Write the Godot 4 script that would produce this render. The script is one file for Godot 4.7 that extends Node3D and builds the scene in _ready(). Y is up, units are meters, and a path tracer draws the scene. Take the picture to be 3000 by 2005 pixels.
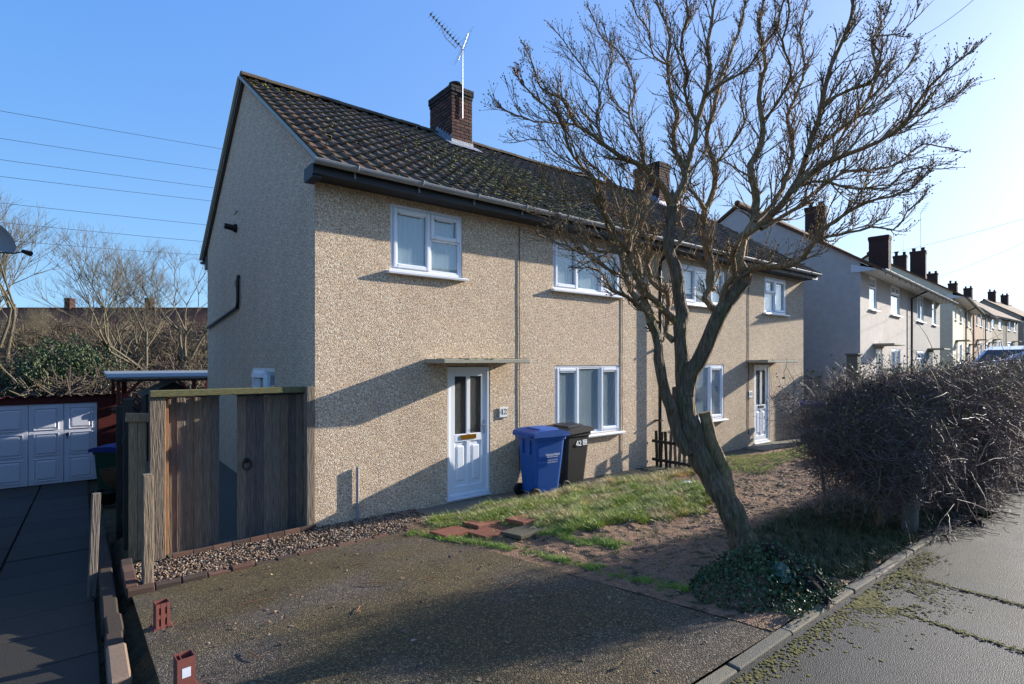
extends Node3D
# Street scene: a pebble-dashed pair of houses on a winter morning. y up, metres; the origin is the near front corner of the house.

# ---------------------------------------------------------------- mesh builder
class MB:
	var v := PackedVector3Array()
	var n := PackedVector3Array()
	var c := PackedColorArray()
	var col := Color.WHITE
	func tri(a: Vector3, b: Vector3, d: Vector3):
		var nn := (b - a).cross(d - a).normalized()
		v.append(a); v.append(d); v.append(b)
		for i in 3:
			n.append(nn); c.append(col)
	func tris(a: Vector3, b: Vector3, d: Vector3, na: Vector3, nb: Vector3, nd: Vector3):
		v.append(a); v.append(d); v.append(b)
		n.append(na); n.append(nd); n.append(nb)
		for i in 3: c.append(col)
	func quad(a: Vector3, b: Vector3, d: Vector3, e: Vector3):
		tri(a, b, d); tri(a, d, e)
	func out(pts: Array, centre: Vector3):
		var m := Vector3.ZERO
		for p in pts: m += p
		m /= pts.size()
		var nn: Vector3 = (pts[1] - pts[0]).cross(pts[2] - pts[0])
		if nn.dot(m - centre) < 0.0: pts.reverse()
		for i in range(1, pts.size() - 1): tri(pts[0], pts[i], pts[i + 1])
	func box(lo: Vector3, hi: Vector3, b := 0.0):
		xbox(Transform3D(Basis(), (lo + hi) / 2.0), hi - lo, b)
	func xbox(t: Transform3D, s: Vector3, b := 0.0):
		var h := s / 2.0
		var k := []
		for i in 8:
			var sg := Vector3(1 if i & 1 else -1, 1 if i & 2 else -1, 1 if i & 4 else -1)
			var row := []
			for a in 3:
				var p := Vector3.ZERO
				for q in 3: p[q] = sg[q] * (h[q] if q == a else maxf(h[q] - b, 0.0))
				row.append(t * p)
			k.append(row)
		var o := t.origin
		for a in 3:
			var m1: int = [2, 1, 1][a]; var m2: int = [4, 4, 2][a]; var ma: int = [1, 2, 4][a]
			for s2 in 2:
				var bs := ma * s2
				out([k[bs][a], k[bs + m1][a], k[bs + m1 + m2][a], k[bs + m2][a]], o)
		if b <= 0.0: return
		for a in 3:
			for a2 in range(a + 1, 3):
				var a3 := 3 - a - a2
				var msk := [1, 2, 4]
				for s1 in 2:
					for s2 in 2:
						var i0: int = msk[a] * s1 + msk[a2] * s2
						var i1: int = i0 + msk[a3]
						out([k[i0][a], k[i1][a], k[i1][a2], k[i0][a2]], o)
		for i in 8: out([k[i][0], k[i][1], k[i][2]], o)
	# a bar of square or round section along a run of points
	func tube(pts: Array, rad: Array, sides := 6, caps := true, rough := 0.0, seed_ := 0):
		var cnt := pts.size()
		var up := Vector3.UP
		var d0: Vector3 = (pts[1] - pts[0]).normalized()
		if absf(d0.dot(up)) > 0.9: up = Vector3.RIGHT
		var rings := []; var norms := []
		var x := up.cross(d0).normalized()
		for i in cnt:
			var d: Vector3 = (pts[mini(i + 1, cnt - 1)] - pts[maxi(i - 1, 0)]).normalized()
			x = (x - d * x.dot(d)).normalized()
			var y := d.cross(x)
			var ring := PackedVector3Array(); var nr := PackedVector3Array()
			for s in sides:
				var a := TAU * s / sides
				var dirv := x * cos(a) + y * sin(a)
				var r: float = rad[i]
				if rough > 0.0: r *= 1.0 + rough * (sin(s * 2.4 + seed_) * 0.6 + sin(s * 5.1 + i * 0.7 + seed_) * 0.5 + sin(i * 2.1 + s * 0.9) * 0.35)
				ring.append(pts[i] + dirv * r); nr.append(dirv)
			rings.append(ring); norms.append(nr)
		for i in cnt - 1:
			for s in sides:
				var s2 := (s + 1) % sides
				if sides == 4 or rough > 0.0:
					quad(rings[i][s], rings[i][s2], rings[i + 1][s2], rings[i + 1][s])
				else:
					tris(rings[i][s], rings[i][s2], rings[i + 1][s2], norms[i][s], norms[i][s2], norms[i + 1][s2])
					tris(rings[i][s], rings[i + 1][s2], rings[i + 1][s], norms[i][s], norms[i + 1][s2], norms[i + 1][s])
		if caps:
			for e in [0, cnt - 1]:
				for s in range(1, sides - 1):
					if e == 0: tri(rings[e][0], rings[e][s + 1], rings[e][s])
					else: tri(rings[e][0], rings[e][s], rings[e][s + 1])
	# turned shape: [radius, height] pairs about the y axis of t
	func lathe(t: Transform3D, prof: Array, sides := 16):
		for i in prof.size() - 1:
			for s in sides:
				var a0 := TAU * s / sides; var a1 := TAU * (s + 1) / sides
				var p := []
				for q in [[i, a0], [i + 1, a0], [i + 1, a1], [i, a1]]:
					var e = prof[q[0]]
					p.append(t * Vector3(cos(q[1]) * e[0], e[1], sin(q[1]) * e[0]))
				if prof[i][0] > 0.0001: tri(p[0], p[1], p[3])
				if prof[i + 1][0] > 0.0001: tri(p[1], p[2], p[3])
	# polygon in the (x, y) plane of t pushed along z by depth
	func prism(t: Transform3D, poly: Array, depth: float):
		var f := []; var bk := []
		var m := Vector3.ZERO
		for p in poly:
			f.append(t * Vector3(p.x, p.y, 0)); bk.append(t * Vector3(p.x, p.y, depth)); m += f[-1] + bk[-1]
		m /= poly.size() * 2.0
		var ids := Geometry2D.triangulate_polygon(PackedVector2Array(poly))
		for i in range(0, ids.size(), 3):
			out([f[ids[i]], f[ids[i + 1]], f[ids[i + 2]]], m)
			out([bk[ids[i]], bk[ids[i + 1]], bk[ids[i + 2]]], m)
		var sg := 0.0
		for i in poly.size():
			var q: Vector2 = poly[(i + 1) % poly.size()]
			sg += poly[i].x * q.y - q.x * poly[i].y
		for i in poly.size():
			var j := (i + 1) % poly.size()
			if (sg > 0.0) == (depth > 0.0): quad(f[j], f[i], bk[i], bk[j])
			else: quad(f[i], f[j], bk[j], bk[i])
	func mesh() -> ArrayMesh:
		var m := ArrayMesh.new()
		if v.size() == 0: return m
		var arr := []
		arr.resize(Mesh.ARRAY_MAX)
		arr[Mesh.ARRAY_VERTEX] = v; arr[Mesh.ARRAY_NORMAL] = n; arr[Mesh.ARRAY_COLOR] = c
		m.add_surface_from_arrays(Mesh.PRIMITIVE_TRIANGLES, arr)
		return m

# ---------------------------------------------------------------- naming and nodes
var M := {}
var taken := {}
var box_cache := {}
var rng := RandomNumberGenerator.new()

func numbered(parent, called: String) -> String:
	var key := str(parent.get_instance_id()) + called
	var k: int = taken.get(key, 0)
	taken[key] = k + 1
	return called if k == 0 else "%s_%03d" % [called, k]

func thing(called, label, category, at := Vector3.ZERO, turn := 0.0, group := ""):
	var o := Node3D.new()
	o.name = numbered(self, called)
	add_child(o, true)
	o.position = at; o.rotation.y = turn
	tag(o, label, category, group)
	return o

func tag(o, label, category, group := "", kind := ""):
	o.set_meta("label", label); o.set_meta("category", category)
	if group != "": o.set_meta("group", group)
	if kind != "": o.set_meta("kind", kind)

func put(called, mesh, mat, parent = null, kind := ""):
	var p = parent if parent != null else self
	var o := MeshInstance3D.new()
	o.name = numbered(p, called)
	o.mesh = mesh.mesh() if mesh is MB else mesh
	o.material_override = mat
	p.add_child(o, true)
	if kind != "": o.set_meta("kind", kind)
	return o

func structure(called, mesh, mat, label := ""):
	var o = put(called, mesh, mat, null, "structure")
	if label != "": o.set_meta("label", label)
	return o

func group_node(called, parent):
	var o := Node3D.new()
	o.name = numbered(parent, called)
	parent.add_child(o, true)
	return o

func many(called, mesh, mat, xf: Array, cols, parent = null, kind := "stuff"):
	var mm := MultiMesh.new()
	mm.transform_format = MultiMesh.TRANSFORM_3D
	mm.use_colors = cols != null
	mm.mesh = mesh.mesh() if mesh is MB else mesh
	mm.instance_count = xf.size()
	for i in xf.size():
		mm.set_instance_transform(i, xf[i])
		if cols != null: mm.set_instance_color(i, cols[i])
	var o := MultiMeshInstance3D.new()
	var p = parent if parent != null else self
	o.name = numbered(p, called)
	o.multimesh = mm
	o.material_override = mat
	p.add_child(o, true)
	if kind != "": o.set_meta("kind", kind)
	return o

func slab(size: Vector3, bevel: float) -> ArrayMesh:
	var key := "%s %s" % [size.snapped(Vector3.ONE * 0.001), bevel]
	if not box_cache.has(key):
		var b := MB.new()
		b.xbox(Transform3D(), size, bevel)
		box_cache[key] = b.mesh()
	return box_cache[key]

func piece(called, parent, at: Vector3, size: Vector3, bevel: float, mat, rot := Vector3.ZERO):
	var o = put(called, slab(size, bevel), mat, parent)
	o.position = at; o.rotation = rot
	return o

func R(a: float, b: float) -> float: return rng.randf_range(a, b)
func lin(r: float, g: float, b: float) -> Color: return Color(r, g, b).linear_to_srgb()

# ---------------------------------------------------------------- computed textures
func field(seed_: int, freq: float, size := 512, type := FastNoiseLite.TYPE_SIMPLEX_SMOOTH, oct := 4, ret := -1, jitter := 1.0) -> PackedByteArray:
	var f := FastNoiseLite.new()
	f.seed = seed_; f.frequency = freq; f.noise_type = type
	f.fractal_type = FastNoiseLite.FRACTAL_FBM if oct > 1 else FastNoiseLite.FRACTAL_NONE
	f.fractal_octaves = oct
	if ret >= 0: f.cellular_return_type = ret
	f.cellular_jitter = jitter
	# cells are cut hard at the edge: blending would smear the stones
	var im: Image = f.get_image(size, size, false, false, true) if type == FastNoiseLite.TYPE_CELLULAR else f.get_seamless_image(size, size, false, false, 0.12, true)
	im.convert(Image.FORMAT_L8)
	return im.get_data()

func texture(size: int, fn: Callable) -> ImageTexture:
	var d := PackedByteArray()
	d.resize(size * size * 3)
	for i in size * size:
		var k: Color = fn.call(i)
		d[i * 3] = clampi(int(k.r * 255.0), 0, 255); d[i * 3 + 1] = clampi(int(k.g * 255.0), 0, 255); d[i * 3 + 2] = clampi(int(k.b * 255.0), 0, 255)
	return ImageTexture.create_from_image(Image.create_from_data(size, size, false, Image.FORMAT_RGB8, d))

func grey(size: int, d: PackedByteArray) -> ImageTexture:
	return ImageTexture.create_from_image(Image.create_from_data(size, size, false, Image.FORMAT_L8, d))

func mat(color: Color, rough := 0.8, tex = null, scale := Vector3.ONE, height = null, hscale := 0.0, metal := 0.0) -> StandardMaterial3D:
	var m := StandardMaterial3D.new()
	m.albedo_color = color; m.roughness = rough; m.metallic = metal
	m.vertex_color_use_as_albedo = true
	if tex != null: m.albedo_texture = tex
	if tex != null or height != null:
		m.uv1_triplanar = true; m.uv1_world_triplanar = true; m.uv1_scale = scale; m.uv1_triplanar_sharpness = 8.0
	if height != null:
		m.heightmap_enabled = true; m.heightmap_texture = height; m.heightmap_scale = hscale
	return m

func materials():
	var big := field(3, 0.012, 512); var mid := field(4, 0.035, 512); var fine := field(5, 0.16, 512, FastNoiseLite.TYPE_SIMPLEX_SMOOTH, 2)
	var grain := field(6, 0.4, 512, FastNoiseLite.TYPE_VALUE, 1)
	var h_fine := grey(512, fine); var h_grain := grey(512, grain)
	# pebble dash: cells of stone with their own tone, raised in the middle
	var cellv := field(7, 0.072, 1024, FastNoiseLite.TYPE_CELLULAR, 1, FastNoiseLite.RETURN_CELL_VALUE)
	var celld := field(7, 0.072, 1024, FastNoiseLite.TYPE_CELLULAR, 1, FastNoiseLite.RETURN_DISTANCE)
	var bigk := field(8, 0.006, 1024)
	for i in celld.size(): celld[i] = 255 - celld[i]
	var h_pebble := grey(1024, celld)
	var stones := [Color(.88, .79, .66), Color(.93, .88, .77), Color(.74, .60, .46), Color(.83, .75, .63), Color(.62, .54, .46), Color(.98, .94, .85), Color(.80, .74, .66), Color(.85, .71, .55), Color(.70, .65, .58), Color(.91, .82, .68)]
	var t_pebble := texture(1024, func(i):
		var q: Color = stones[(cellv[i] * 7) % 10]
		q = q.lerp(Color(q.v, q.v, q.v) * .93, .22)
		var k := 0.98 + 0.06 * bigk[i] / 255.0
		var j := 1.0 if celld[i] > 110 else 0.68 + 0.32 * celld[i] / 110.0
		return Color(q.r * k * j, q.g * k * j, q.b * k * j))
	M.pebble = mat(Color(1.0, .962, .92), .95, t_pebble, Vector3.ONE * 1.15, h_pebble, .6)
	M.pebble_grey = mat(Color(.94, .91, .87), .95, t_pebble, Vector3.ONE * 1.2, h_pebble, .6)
	# smooth and rough renders for the houses up the street
	var t_render := texture(512, func(i): var k: float = .84 + .16 * (big[i] * .5 + fine[i] * .5) / 255.0; return Color(k, k, k))
	M.render_pink = mat(Color(.80, .76, .72), .9, t_render, Vector3.ONE * .5, h_fine, .3)
	M.render_grey = mat(Color(.68, .66, .63), .9, t_render, Vector3.ONE * .5, h_fine, .3)
	M.render_cream = mat(Color(.88, .85, .74), .9, t_render, Vector3.ONE * .5, h_fine, .2)
	M.render_tan = mat(Color(.66, .52, .40), .9, t_render, Vector3.ONE * .5, h_fine, .3)
	M.render_beige = mat(Color(.72, .66, .55), .9, t_render, Vector3.ONE * .5, h_fine, .3)
	M.render_stone = mat(Color(.64, .60, .53), .9, t_render, Vector3.ONE * .5, h_fine, .3)
	# roof tiles: dark brown concrete with lichen freckles
	var t_tile := texture(512, func(i):
		var k: float = .50 + .5 * fine[i] / 255.0
		var q := Color(.47 * k, .375 * k, .295 * k)
		if mid[i] > 150 and grain[i] > 120: q = q.lerp(Color(.33, .31, .17), .6)
		return q)
	M.tile = []
	for k in [Color(1, 1, 1), Color(.86, .84, .83), Color(1.12, 1.04, .96), Color(.95, .97, .93)]: M.tile.append(mat(k, .96, t_tile, Vector3.ONE * 1.1, h_fine, .3))
	M.tile_far = mat(Color(1.1, .95, .85), .9, t_tile, Vector3.ONE * .7, h_fine, .5)
	M.tile_red = mat(Color(1.2, .85, .66), .9, t_tile, Vector3.ONE * .7, h_fine, .5)
	M.ridge = []
	for k in [Color(.41, .34, .26), Color(.35, .295, .23), Color(.38, .335, .26)]: M.ridge.append(mat(k, .9, t_render, Vector3.ONE * 2.0, h_fine, .5))
	M.moss = mat(lin(.15, .145, .03), .95)
	# bricks
	var t_brick := texture(512, func(i): var k: float = .62 + .38 * (fine[i] * .5 + grain[i] * .5) / 255.0; return Color(k, k * .97, k * .95))
	M.brick = []
	for k in [Color(.44, .29, .24), Color(.37, .25, .22), Color(.47, .33, .27), Color(.32, .23, .21)]: M.brick.append(mat(k, .9, t_brick, Vector3.ONE * 3.0, h_fine, .4))
	M.brick_dark = []
	for k in [Color(.25, .23, .23), Color(.21, .20, .20), Color(.29, .26, .25)]: M.brick_dark.append(mat(k, .9, t_brick, Vector3.ONE * 3.0, h_fine, .4))
	M.brick_red = []
	for k in [Color(.47, .34, .28), Color(.40, .31, .26), Color(.50, .38, .32), Color(.35, .29, .25)]: M.brick_red.append(mat(k, .9, t_brick, Vector3.ONE * 3.0, h_fine, .5))
	M.mortar = mat(Color(.46, .42, .38), .95, t_render, Vector3.ONE * 3.0)
	M.lead = mat(Color(.60, .62, .66), .55, t_render, Vector3.ONE * 2.0, h_fine, .6)
	# plastic, metal, glass
	M.upvc = mat(Color(.93, .94, .95), .32)
	M.upvc_old = mat(Color(.86, .87, .88), .4)
	M.seal = mat(Color(.05, .05, .055), .7)
	M.gutter = mat(Color(.55, .56, .57), .45)
	M.fascia = mat(Color(.16, .17, .19), .55)
	M.black = mat(Color(.045, .045, .05), .45)
	M.soffit_white = mat(Color(.82, .82, .82), .6)
	M.glass = StandardMaterial3D.new()
	M.glass.albedo_color = Color(.80, .88, .90, .10); M.glass.transparency = BaseMaterial3D.TRANSPARENCY_ALPHA
	M.glass.roughness = 0.0; M.glass.metallic_specular = 1.0; M.glass.metallic = .14   # coated double glazing mirrors more than bare glass
	M.glass_dark = mat(Color(.04, .055, .06), .08)
	M.glass_frost = mat(Color(.10, .145, .155), .16, null, Vector3.ONE * 1.6, h_fine, 3.0)
	M.blind = mat(Color(.46, .50, .52), .8)
	M.gold = mat(Color(.86, .62, .22), .3, null, Vector3.ONE, null, 0.0, 1.0)
	M.steel = mat(Color(.72, .72, .74), .32, null, Vector3.ONE, null, 0.0, 1.0)
	M.alu = mat(Color(.74, .75, .77), .45, null, Vector3.ONE, null, 0.0, .8)
	M.dish = mat(Color(.40, .43, .43), .5)
	M.white = mat(Color(.90, .90, .88), .6)
	M.ink = mat(Color(.05, .05, .05), .6)
	M.bin_blue = mat(Color(.02, .35, .68), .5, t_render, Vector3.ONE * 2.2, h_fine, .12)
	M.bin_black = mat(Color(.13, .135, .14), .5, t_render, Vector3.ONE * 2.2, h_fine, .12)
	M.bin_green = mat(Color(.06, .23, .17), .45)
	M.bin_lid = mat(Color(.06, .15, .45), .45)
	M.rubber = mat(Color(.03, .03, .03), .7)
	# timber: long grain along y
	var long := field(11, 0.03, 512, FastNoiseLite.TYPE_SIMPLEX_SMOOTH, 3)
	var t_wood := texture(512, func(i):
		var k: float = .56 + .5 * (long[i] * .7 + grain[i] * .3) / 255.0
		return Color(k, k * .985, k * .96))
	M.wood = []
	for k in [Color(.58, .53, .47), Color(.51, .47, .43), Color(.56, .50, .43), Color(.46, .435, .41)]: M.wood.append(mat(k, .85, t_wood, Vector3(4.2, .22, 4.2), grey(512, long), .6))
	M.wood_new = mat(Color(.74, .52, .33), .8, t_wood, Vector3(4.2, .25, 4.2))
	M.wood_pale = mat(Color(.72, .60, .46), .85, t_wood, Vector3(4.2, .25, 4.2))
	M.wood_green = mat(Color(.50, .49, .33), .9, t_wood, Vector3(.8, 7, 7), grey(512, long), .2)
	M.wood_dark = mat(Color(.25, .23, .20), .9, t_wood, Vector3(4.2, .25, 4.2))
	M.wood_red = mat(Color(.52, .19, .12), .7, t_wood, Vector3(6, .8, 6))
	M.garage_red = mat(Color(.42, .14, .11), .7, t_wood, Vector3(1, 5, 5))
	M.felt = mat(Color(.52, .55, .56), .8, t_render, Vector3.ONE)
	M.garage_white = mat(Color(.85, .86, .90), .4)
	M.oxide = mat(Color(.52, .29, .25), .7, t_render, Vector3.ONE * 3.0)
	# concrete, tarmac, soil
	var t_conc := texture(512, func(i): var k: float = .66 + .34 * (mid[i] * .4 + fine[i] * .3 + grain[i] * .3) / 255.0; return Color(k, k * .985, k * .95))
	M.concrete = mat(Color(.56, .54, .49), .9, t_conc, Vector3.ONE * 1.3, h_fine, .4)
	M.canopy = mat(Color(.76, .75, .69), .9, t_conc, Vector3.ONE * 1.3, h_fine, .4)
	M.concrete_dark = mat(Color(.40, .39, .35), .9, t_conc, Vector3.ONE * 1.3, h_fine, .4)
	M.kerb = []
	for k in [Color(.56, .53, .46), Color(.49, .47, .42), Color(.60, .56, .50)]: M.kerb.append(mat(k, .85, t_conc, Vector3.ONE * 1.7, h_fine, .5))
	M.block = []
	for k in [Color(.66, .56, .48), Color(.31, .26, .22), Color(.37, .31, .26)]: M.block.append(mat(k, .9, t_conc, Vector3.ONE * 2.2, h_fine, .6))  # first tone has sunlight painted in, the other two are darkened for shade
	M.paver_red = []
	for k in [Color(.60, .36, .28), Color(.66, .42, .33)]: M.paver_red.append(mat(k, .85, t_conc, Vector3.ONE * 1.9, h_fine, .3))
	M.paver_grey = mat(Color(.42, .40, .33), .9, t_conc, Vector3.ONE * 1.9, h_fine, .3)
	var chipv := field(13, 0.13, 1024, FastNoiseLite.TYPE_CELLULAR, 1, FastNoiseLite.RETURN_CELL_VALUE)
	var chipd := field(13, 0.13, 1024, FastNoiseLite.TYPE_CELLULAR, 1, FastNoiseLite.RETURN_DISTANCE)
	for i in chipd.size(): chipd[i] = 255 - chipd[i]
	var mid2 := field(15, 0.03, 1024)
	var h_chip := grey(1024, chipd)
	var t_drive := texture(1024, func(i):
		var k: float = .55 + .45 * chipv[i] / 255.0
		if chipd[i] < 90: k *= .6
		var q := Color(.42 * k, .365 * k, .295 * k)
		if chipv[i] > 225: q = Color(.52, .47, .40)
		return q * (.9 + .2 * mid2[i] / 255.0))
	M.drive = mat(Color(1, 1, 1), .97, t_drive, Vector3.ONE * .8, h_chip, .6)
	var t_pave := texture(1024, func(i):
		var k: float = .55 + .45 * chipv[i] / 255.0
		if chipd[i] < 90: k *= .62
		var q := Color(.36 * k, .36 * k, .365 * k)
		return q * (.9 + .2 * mid2[i] / 255.0))
	M.pavement = mat(Color(.52, .525, .54), .7, t_pave, Vector3.ONE * 1.3, h_chip, .35)
	M.road = mat(Color(.8, .8, .82), .75, t_pave, Vector3.ONE * .42, h_chip, .8)
	M.slab_dark = []
	for k in [Color(.23, .21, .18), Color(.19, .18, .165), Color(.25, .225, .19)]: M.slab_dark.append(mat(k, .8, t_conc, Vector3.ONE * 1.1, h_fine, .5))
	var t_soil := texture(512, func(i):
		var k: float = .45 + .55 * (mid[i] * .35 + fine[i] * .4 + grain[i] * .25) / 255.0
		return Color(.76 * k, .59 * k, .45 * k).lerp(Color(.36 * k, .32 * k, .2 * k), clampf((big[i] - 150.0) / 60.0, 0, 1)))
	M.soil = mat(Color(1, 1, 1), .95, t_soil, Vector3.ONE * .7, h_fine, 3.0)
	M.ground = mat(Color(.55, .60, .42), .95, t_soil, Vector3.ONE * .3, h_fine, 3.0)
	M.lawn = mat(Color(.52, .66, .28), .95, t_soil, Vector3.ONE * .8, h_fine, 3.0)
	# plants
	var h_bark := grey(512, long)
	var t_bark := texture(512, func(i):
		var k: float = .56 + .62 * (long[i] * .7 + grain[i] * .3) / 255.0
		return Color(.52 * k, .45 * k, .36 * k).lerp(Color(.40 * k, .42 * k, .24 * k), clampf((big[i] - 140.0) / 70.0, 0, .7)))
	M.bark = mat(Color(1.05, 1.03, 1.0), .92, t_bark, Vector3(2.6, .4, 2.6), h_bark, 4.0)
	M.bark_dark = mat(Color(.42, .36, .32), .95, t_bark, Vector3(7, 1.2, 7), grey(512, long), 2.5)
	M.branch = mat(Color(1.25, 1.17, 1.05), .85, t_bark, Vector3(3.5, .8, 3.5), h_bark, 1.5)
	M.bud = mat(lin(.10, .06, .04), .8)
	M.twig = mat(lin(.175, .125, .10), .6)
	M.twig.metallic_specular = .4
	M.far_bark = mat(Color(.40, .365, .29), .9)
	M.scrub = mat(Color(1, 1, 1), .9)
	M.leaf = mat(Color(1, 1, 1), .55)
	M.leaf.backlight = Color(.25, .3, .08)
	M.leaf_dry = mat(Color(1, 1, 1), .85)
	M.grass = mat(Color(1, 1, 1), .6)
	M.grass.backlight = Color(.4, .45, .15)
	M.pebble_stone = mat(Color(1, 1, 1), .75, t_brick, Vector3.ONE * 6.0)
	M.sack = mat(Color(.04, .30, .27), .45)
	M.litter = mat(Color(.86, .88, .92), .6)
	M.wire = mat(Color(.12, .13, .16), .8)
	M.car_paint = mat(Color(.80, .82, .85), .25, null, Vector3.ONE, null, 0.0, .1)
	M.car_paint.clearcoat_enabled = true; M.car_paint.clearcoat = .8
	M.lamp_glass = mat(Color(.7, .72, .75), .1)
	M.wicker = mat(Color(.40, .28, .17), .9, t_wood, Vector3(9, 9, 9))

# ---------------------------------------------------------------- land
func along(tab: Array, x: float) -> float:
	if x <= tab[0][0]: return tab[0][1]
	for i in tab.size() - 1:
		if x <= tab[i + 1][0]:
			return lerpf(tab[i][1], tab[i + 1][1], (x - tab[i][0]) / (tab[i + 1][0] - tab[i][0]))
	return tab[-1][1]
const FLOOR := [[-30, -.6], [-4, -.1], [0, 0.0], [14.3, 0.0], [16.6, .53], [31.0, .55], [34.6, 1.12], [48.0, 1.2], [51.5, 1.7], [66.0, 1.8], [72.0, 2.3], [150.0, 4.0]]
const STREET := [[-30, .1], [-4, .46], [0, .5], [7.0, .5], [12.0, 1.05], [16.0, 1.25], [35.0, 1.75], [52.0, 2.25], [75.0, 2.8], [150.0, 4.6]]
func front_t(z: float) -> float: return clampf((z - .95) / 4.55, 0.0, 1.0)
func gy(x: float, z: float) -> float:
	if z < -7.5: return lerpf(along(FLOOR, x), -.62, clampf((-7.5 - z) / 3.0, 0, 1)) if x < 14.5 else along(FLOOR, x)
	return lerpf(along(FLOOR, x), along(STREET, x), front_t(z))
func ny(z: float) -> float:   # the lower drive next door
	return along([[-10.9, -.95], [-2.0, -.48], [0.0, -.32], [5.5, .42]], z)
func land(x: float, z: float) -> float:
	var a := gy(x, z) - .07
	if x < -1.6 and z < 5.5:
		var b := (ny(z) if z > -10.9 else lerpf(-.95, -.62, clampf((-10.9 - z) / 12.0, 0, 1))) - .07
		var back := smoothstep(-2.4, -3.2, z)
		a = lerpf(b, a, smoothstep(lerpf(-2.12, -1.72, back), lerpf(-1.98, -1.62, back), x))
	return a

func sheet(xs: Array, zs: Array, h: Callable, tint = null) -> MB:
	var b := MB.new()
	for i in xs.size() - 1:
		for j in zs.size() - 1:
			var p := []
			for q in [[i, j], [i + 1, j], [i + 1, j + 1], [i, j + 1]]:
				var x: float = xs[q[0]]; var z: float = zs[q[1]]
				p.append(Vector3(x, h.call(x, z), z))
			b.quad(p[0], p[3], p[2], p[1])
			if tint != null:
				var k := p.map(func(q): return tint.call(q.x, q.z))
				var at := b.c.size() - 6
				for m in 6: b.c[at + m] = k[[0, 2, 3, 0, 1, 2][m]]
	return b

func steps(a: float, b: float, d: float) -> Array:
	var r := []
	var k := maxi(1, int(round((b - a) / d)))
	for i in k + 1: r.append(lerpf(a, b, float(i) / k))
	return r

# ---------------------------------------------------------------- house pieces
func wall_holes(b: MB, o: Vector3, ux: Vector3, w: float, h: float, holes: Array, inward: Vector3, depth := .14):
	var xs := [0.0, w]; var ys := [0.0, h]
	for r in holes:
		xs.append(r.position.x); xs.append(r.end.x); ys.append(r.position.y); ys.append(r.end.y)
	var g := .45
	while g < w: xs.append(g); g += .45
	g = .45
	while g < h: ys.append(g); g += .45
	xs.sort(); ys.sort()
	# weathering: slow mottling of the render, and streaks that run down from the sills
	var mott := FastNoiseLite.new(); mott.seed = 77; mott.frequency = .35; mott.fractal_octaves = 3
	var stain := func(p: Vector3):
		var k: float = .96 + .13 * mott.get_noise_2d(p.x + p.z * 1.3, p.y) + .07 * mott.get_noise_2d((p.x - p.z) * 6.0, p.y * .5)
		return Color(k, k * (.995 + .015 * mott.get_noise_2d(p.x * 2.0, p.y * 2.0 + p.z)), k * .99)
	for i in xs.size() - 1:
		for j in ys.size() - 1:
			if xs[i + 1] - xs[i] < .001 or ys[j + 1] - ys[j] < .001: continue
			var mid := Vector2((xs[i] + xs[i + 1]) / 2, (ys[j] + ys[j + 1]) / 2)
			var inside := false
			for r in holes:
				if r.has_point(mid): inside = true
			if inside: continue
			b.out([o + ux * xs[i] + Vector3.UP * ys[j], o + ux * xs[i + 1] + Vector3.UP * ys[j], o + ux * xs[i + 1] + Vector3.UP * ys[j + 1], o + ux * xs[i] + Vector3.UP * ys[j + 1]], o + inward * 5.0 + ux * w * .5)
			for m in range(b.v.size() - 6, b.v.size()): b.c[m] = stain.call(b.v[m])
	for r in holes:
		var c := [Vector2(r.position.x, r.position.y), Vector2(r.end.x, r.position.y), Vector2(r.end.x, r.end.y), Vector2(r.position.x, r.end.y)]
		for k in 4:
			var p: Vector2 = c[k]; var q: Vector2 = c[(k + 1) % 4]
			var a := o + ux * p.x + Vector3.UP * p.y; var e := o + ux * q.x + Vector3.UP * q.y
			b.quad(a, e, e + inward * depth, a + inward * depth)

func ring(b: MB, x0: float, y0: float, x1: float, y1: float, t: float, z0: float, z1: float, bev := .006):
	b.box(Vector3(x0, y0, z0), Vector3(x0 + t, y1, z1), bev)
	b.box(Vector3(x1 - t, y0, z0), Vector3(x1, y1, z1), bev)
	b.box(Vector3(x0 + t, y0, z0 + .001), Vector3(x1 - t, y0 + t, z1 - .001), bev)
	b.box(Vector3(x0 + t, y1 - t, z0 + .001), Vector3(x1 - t, y1, z1 - .001), bev)

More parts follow.
